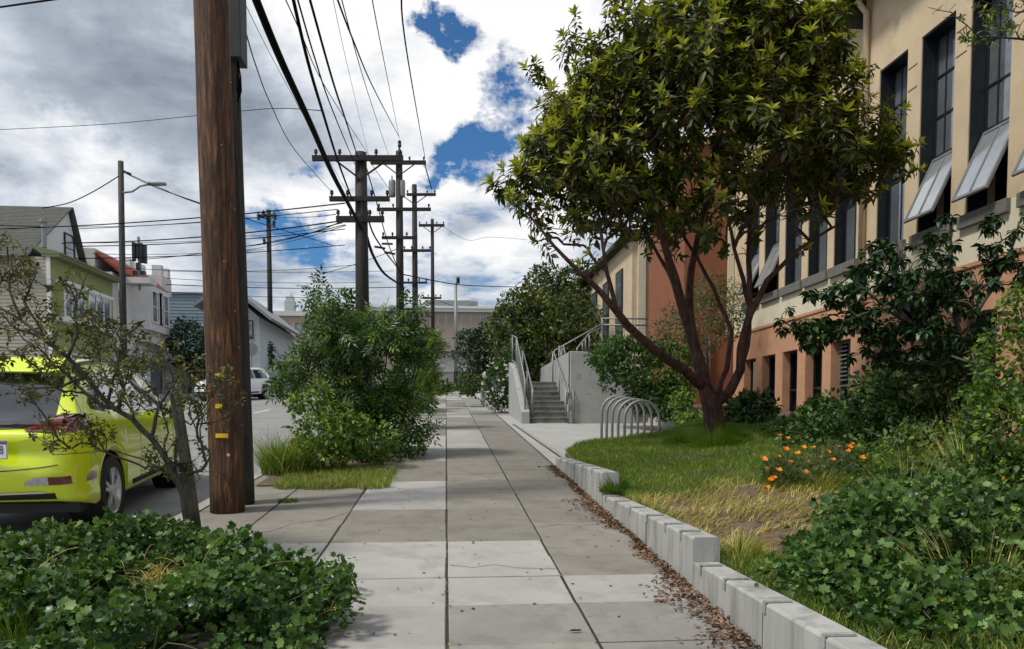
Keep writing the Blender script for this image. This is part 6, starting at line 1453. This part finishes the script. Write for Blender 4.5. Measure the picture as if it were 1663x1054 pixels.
bl = [pb(60, 500, YS_, 90, 80, .5), pb(130, 560, YS_, 80, 70, .5), pb(60, 610, YS_, 90, 40, .4), pb(250, 620, YS_, 90, 60, .5), pb(340, 640, YS_, 55, 45, .35), pb(200, 560, YS_, 60, 40, .4), pb(290, 740, YS_, 60, 40, .25), pb(120, 700, YS_, 60, 35, .3), pb(15, 420, YS_, 30, 40, .25)]
P, _ = blob_pts(bl, 1300, .95, 121)
mb, tips = grow(seeds, [tuple(p) for p in P], tip=.0022, step=.085, wob=.014, seed=12, bias=.25, curve=.55)
mb.build('trunk', M_bark_s, sp_, smooth=True).location = -sb0
TP = np.array([tuple(t[0]) for t in tips]); k = npr.rand(len(TP)) < .9; TP = TP[k]
P1, D1, U1, S1 = rosettes(TP, norm(npr.normal(size=TP.shape) * .5 + SUNU), 7, .040, -.5, .6, 122, .04)
leaves('crown', P1, D1, U1, S1, T_ovate(.26, .06, .2), L_sap, sp_).location = -sb0
stk = thing('tree_stake', 'greenish weathered round stake beside the sapling with a black rubber tie', 'stake', at(324, 900, 6.25)); O = Vector(stk.location)
mb = MB(); mb.tube([at(324, 905, 6.25), at(305, 770, 6.25), at(284, 640, 6.25)], [.046, .045, .043], 14); loc(mb, O).build('stake', M_bark_g, stk, smooth=True)
mb = MB(); mb.tube([at(302, 762, 6.25) + Vector((0, 0, -.02)), at(301, 755, 6.25) + Vector((0, 0, .02))], .053, 14); mb.tube([at(300, 760, 6.2), at(280, 752, 6.2), at(262, 735, 6.2)], .012, 6); loc(mb, O).build('tie', M_black, stk)
# ---- overhanging twig top right
bt_ = Vector(at(1720, 60, 6.5)); tt = plant('overhanging_branch', 'leafy twig hanging into the top right corner of the picture', 'branch', bt_)
mb, tips = grow([[(at(1720, 70, 6.5), .016), (at(1640, 62, 6.5), .010), (at(1590, 60, 6.5), .008), (at(1545, 20, 6.5), .005), (at(1508, 12, 6.5), .003)], [(at(1720, 10, 6.5), .012), (at(1650, 20, 6.5), .007), (at(1590, 0, 6.5), .004)], [(at(1720, 170, 6.5), .01), (at(1665, 160, 6.5), .004)]],
                [tuple(p) for p in blob_pts([pb(1605, 40, 6.5, 45, 34, .2), pb(1650, 20, 6.5, 30, 40, .2), pb(1545, 15, 6.5, 34, 16, .1)], 70, .95, 131)[0]], tip=.0025, step=.08, wob=.01, seed=14)
mb.build('twig', M_bark_d, tt, smooth=True).location = -bt_
TP = np.array([tuple(t[0]) for t in tips]); TP = TP[TP[:, 0] > at(1560, 30, 6.5).x]
P1, D1, U1, S1 = rosettes(TP, norm(npr.normal(size=TP.shape) * .6 + SUNU), 8, .055, -.5, .6, 132, .05)
leaves('foliage', P1, D1, U1, S1, T_ovate(.22, .06, .2), [L_lime, L_olive], tt, npr.randint(0, 2, len(P1))).location = -bt_
# ---- trees across the street
GT = 'small trees across the street'
leafy('street_tree', 'dark small tree over the pale low wall left of the brown pole', 'tree', (at(308, 600, 49).x, 49, gz(49)), [pb(308, 560, 49, 32, 38, 1.3), pb(322, 590, 49, 20, 24, 1)], 3200, .20, T_ovate(.28), L_dark, 141, None, None, 40, .01, .1, GT, shell=.4)
leafy('street_tree', 'dark bush between the pale grey house and the leafy elder shrub', 'tree', (at(428, 600, 56).x, 56, gz(56)), [pb(425, 572, 56, 17, 24, 1), pb(428, 600, 56, 16, 18, 1)], 2200, .22, T_ovate(.28), L_dark, 142, None, None, 20, .01, .08, GT, shell=.4)
leafy('street_tree', 'bare reddish shrub in front of the grey wall at the street end', 'shrub', (at(693, 620, 60).x, 60, gz(60)), [pb(690, 598, 60, 14, 20, .8)], 260, .2, T_ovate(.2), L_olive, 143, None, M_bark, 60, .012, .06, GT)
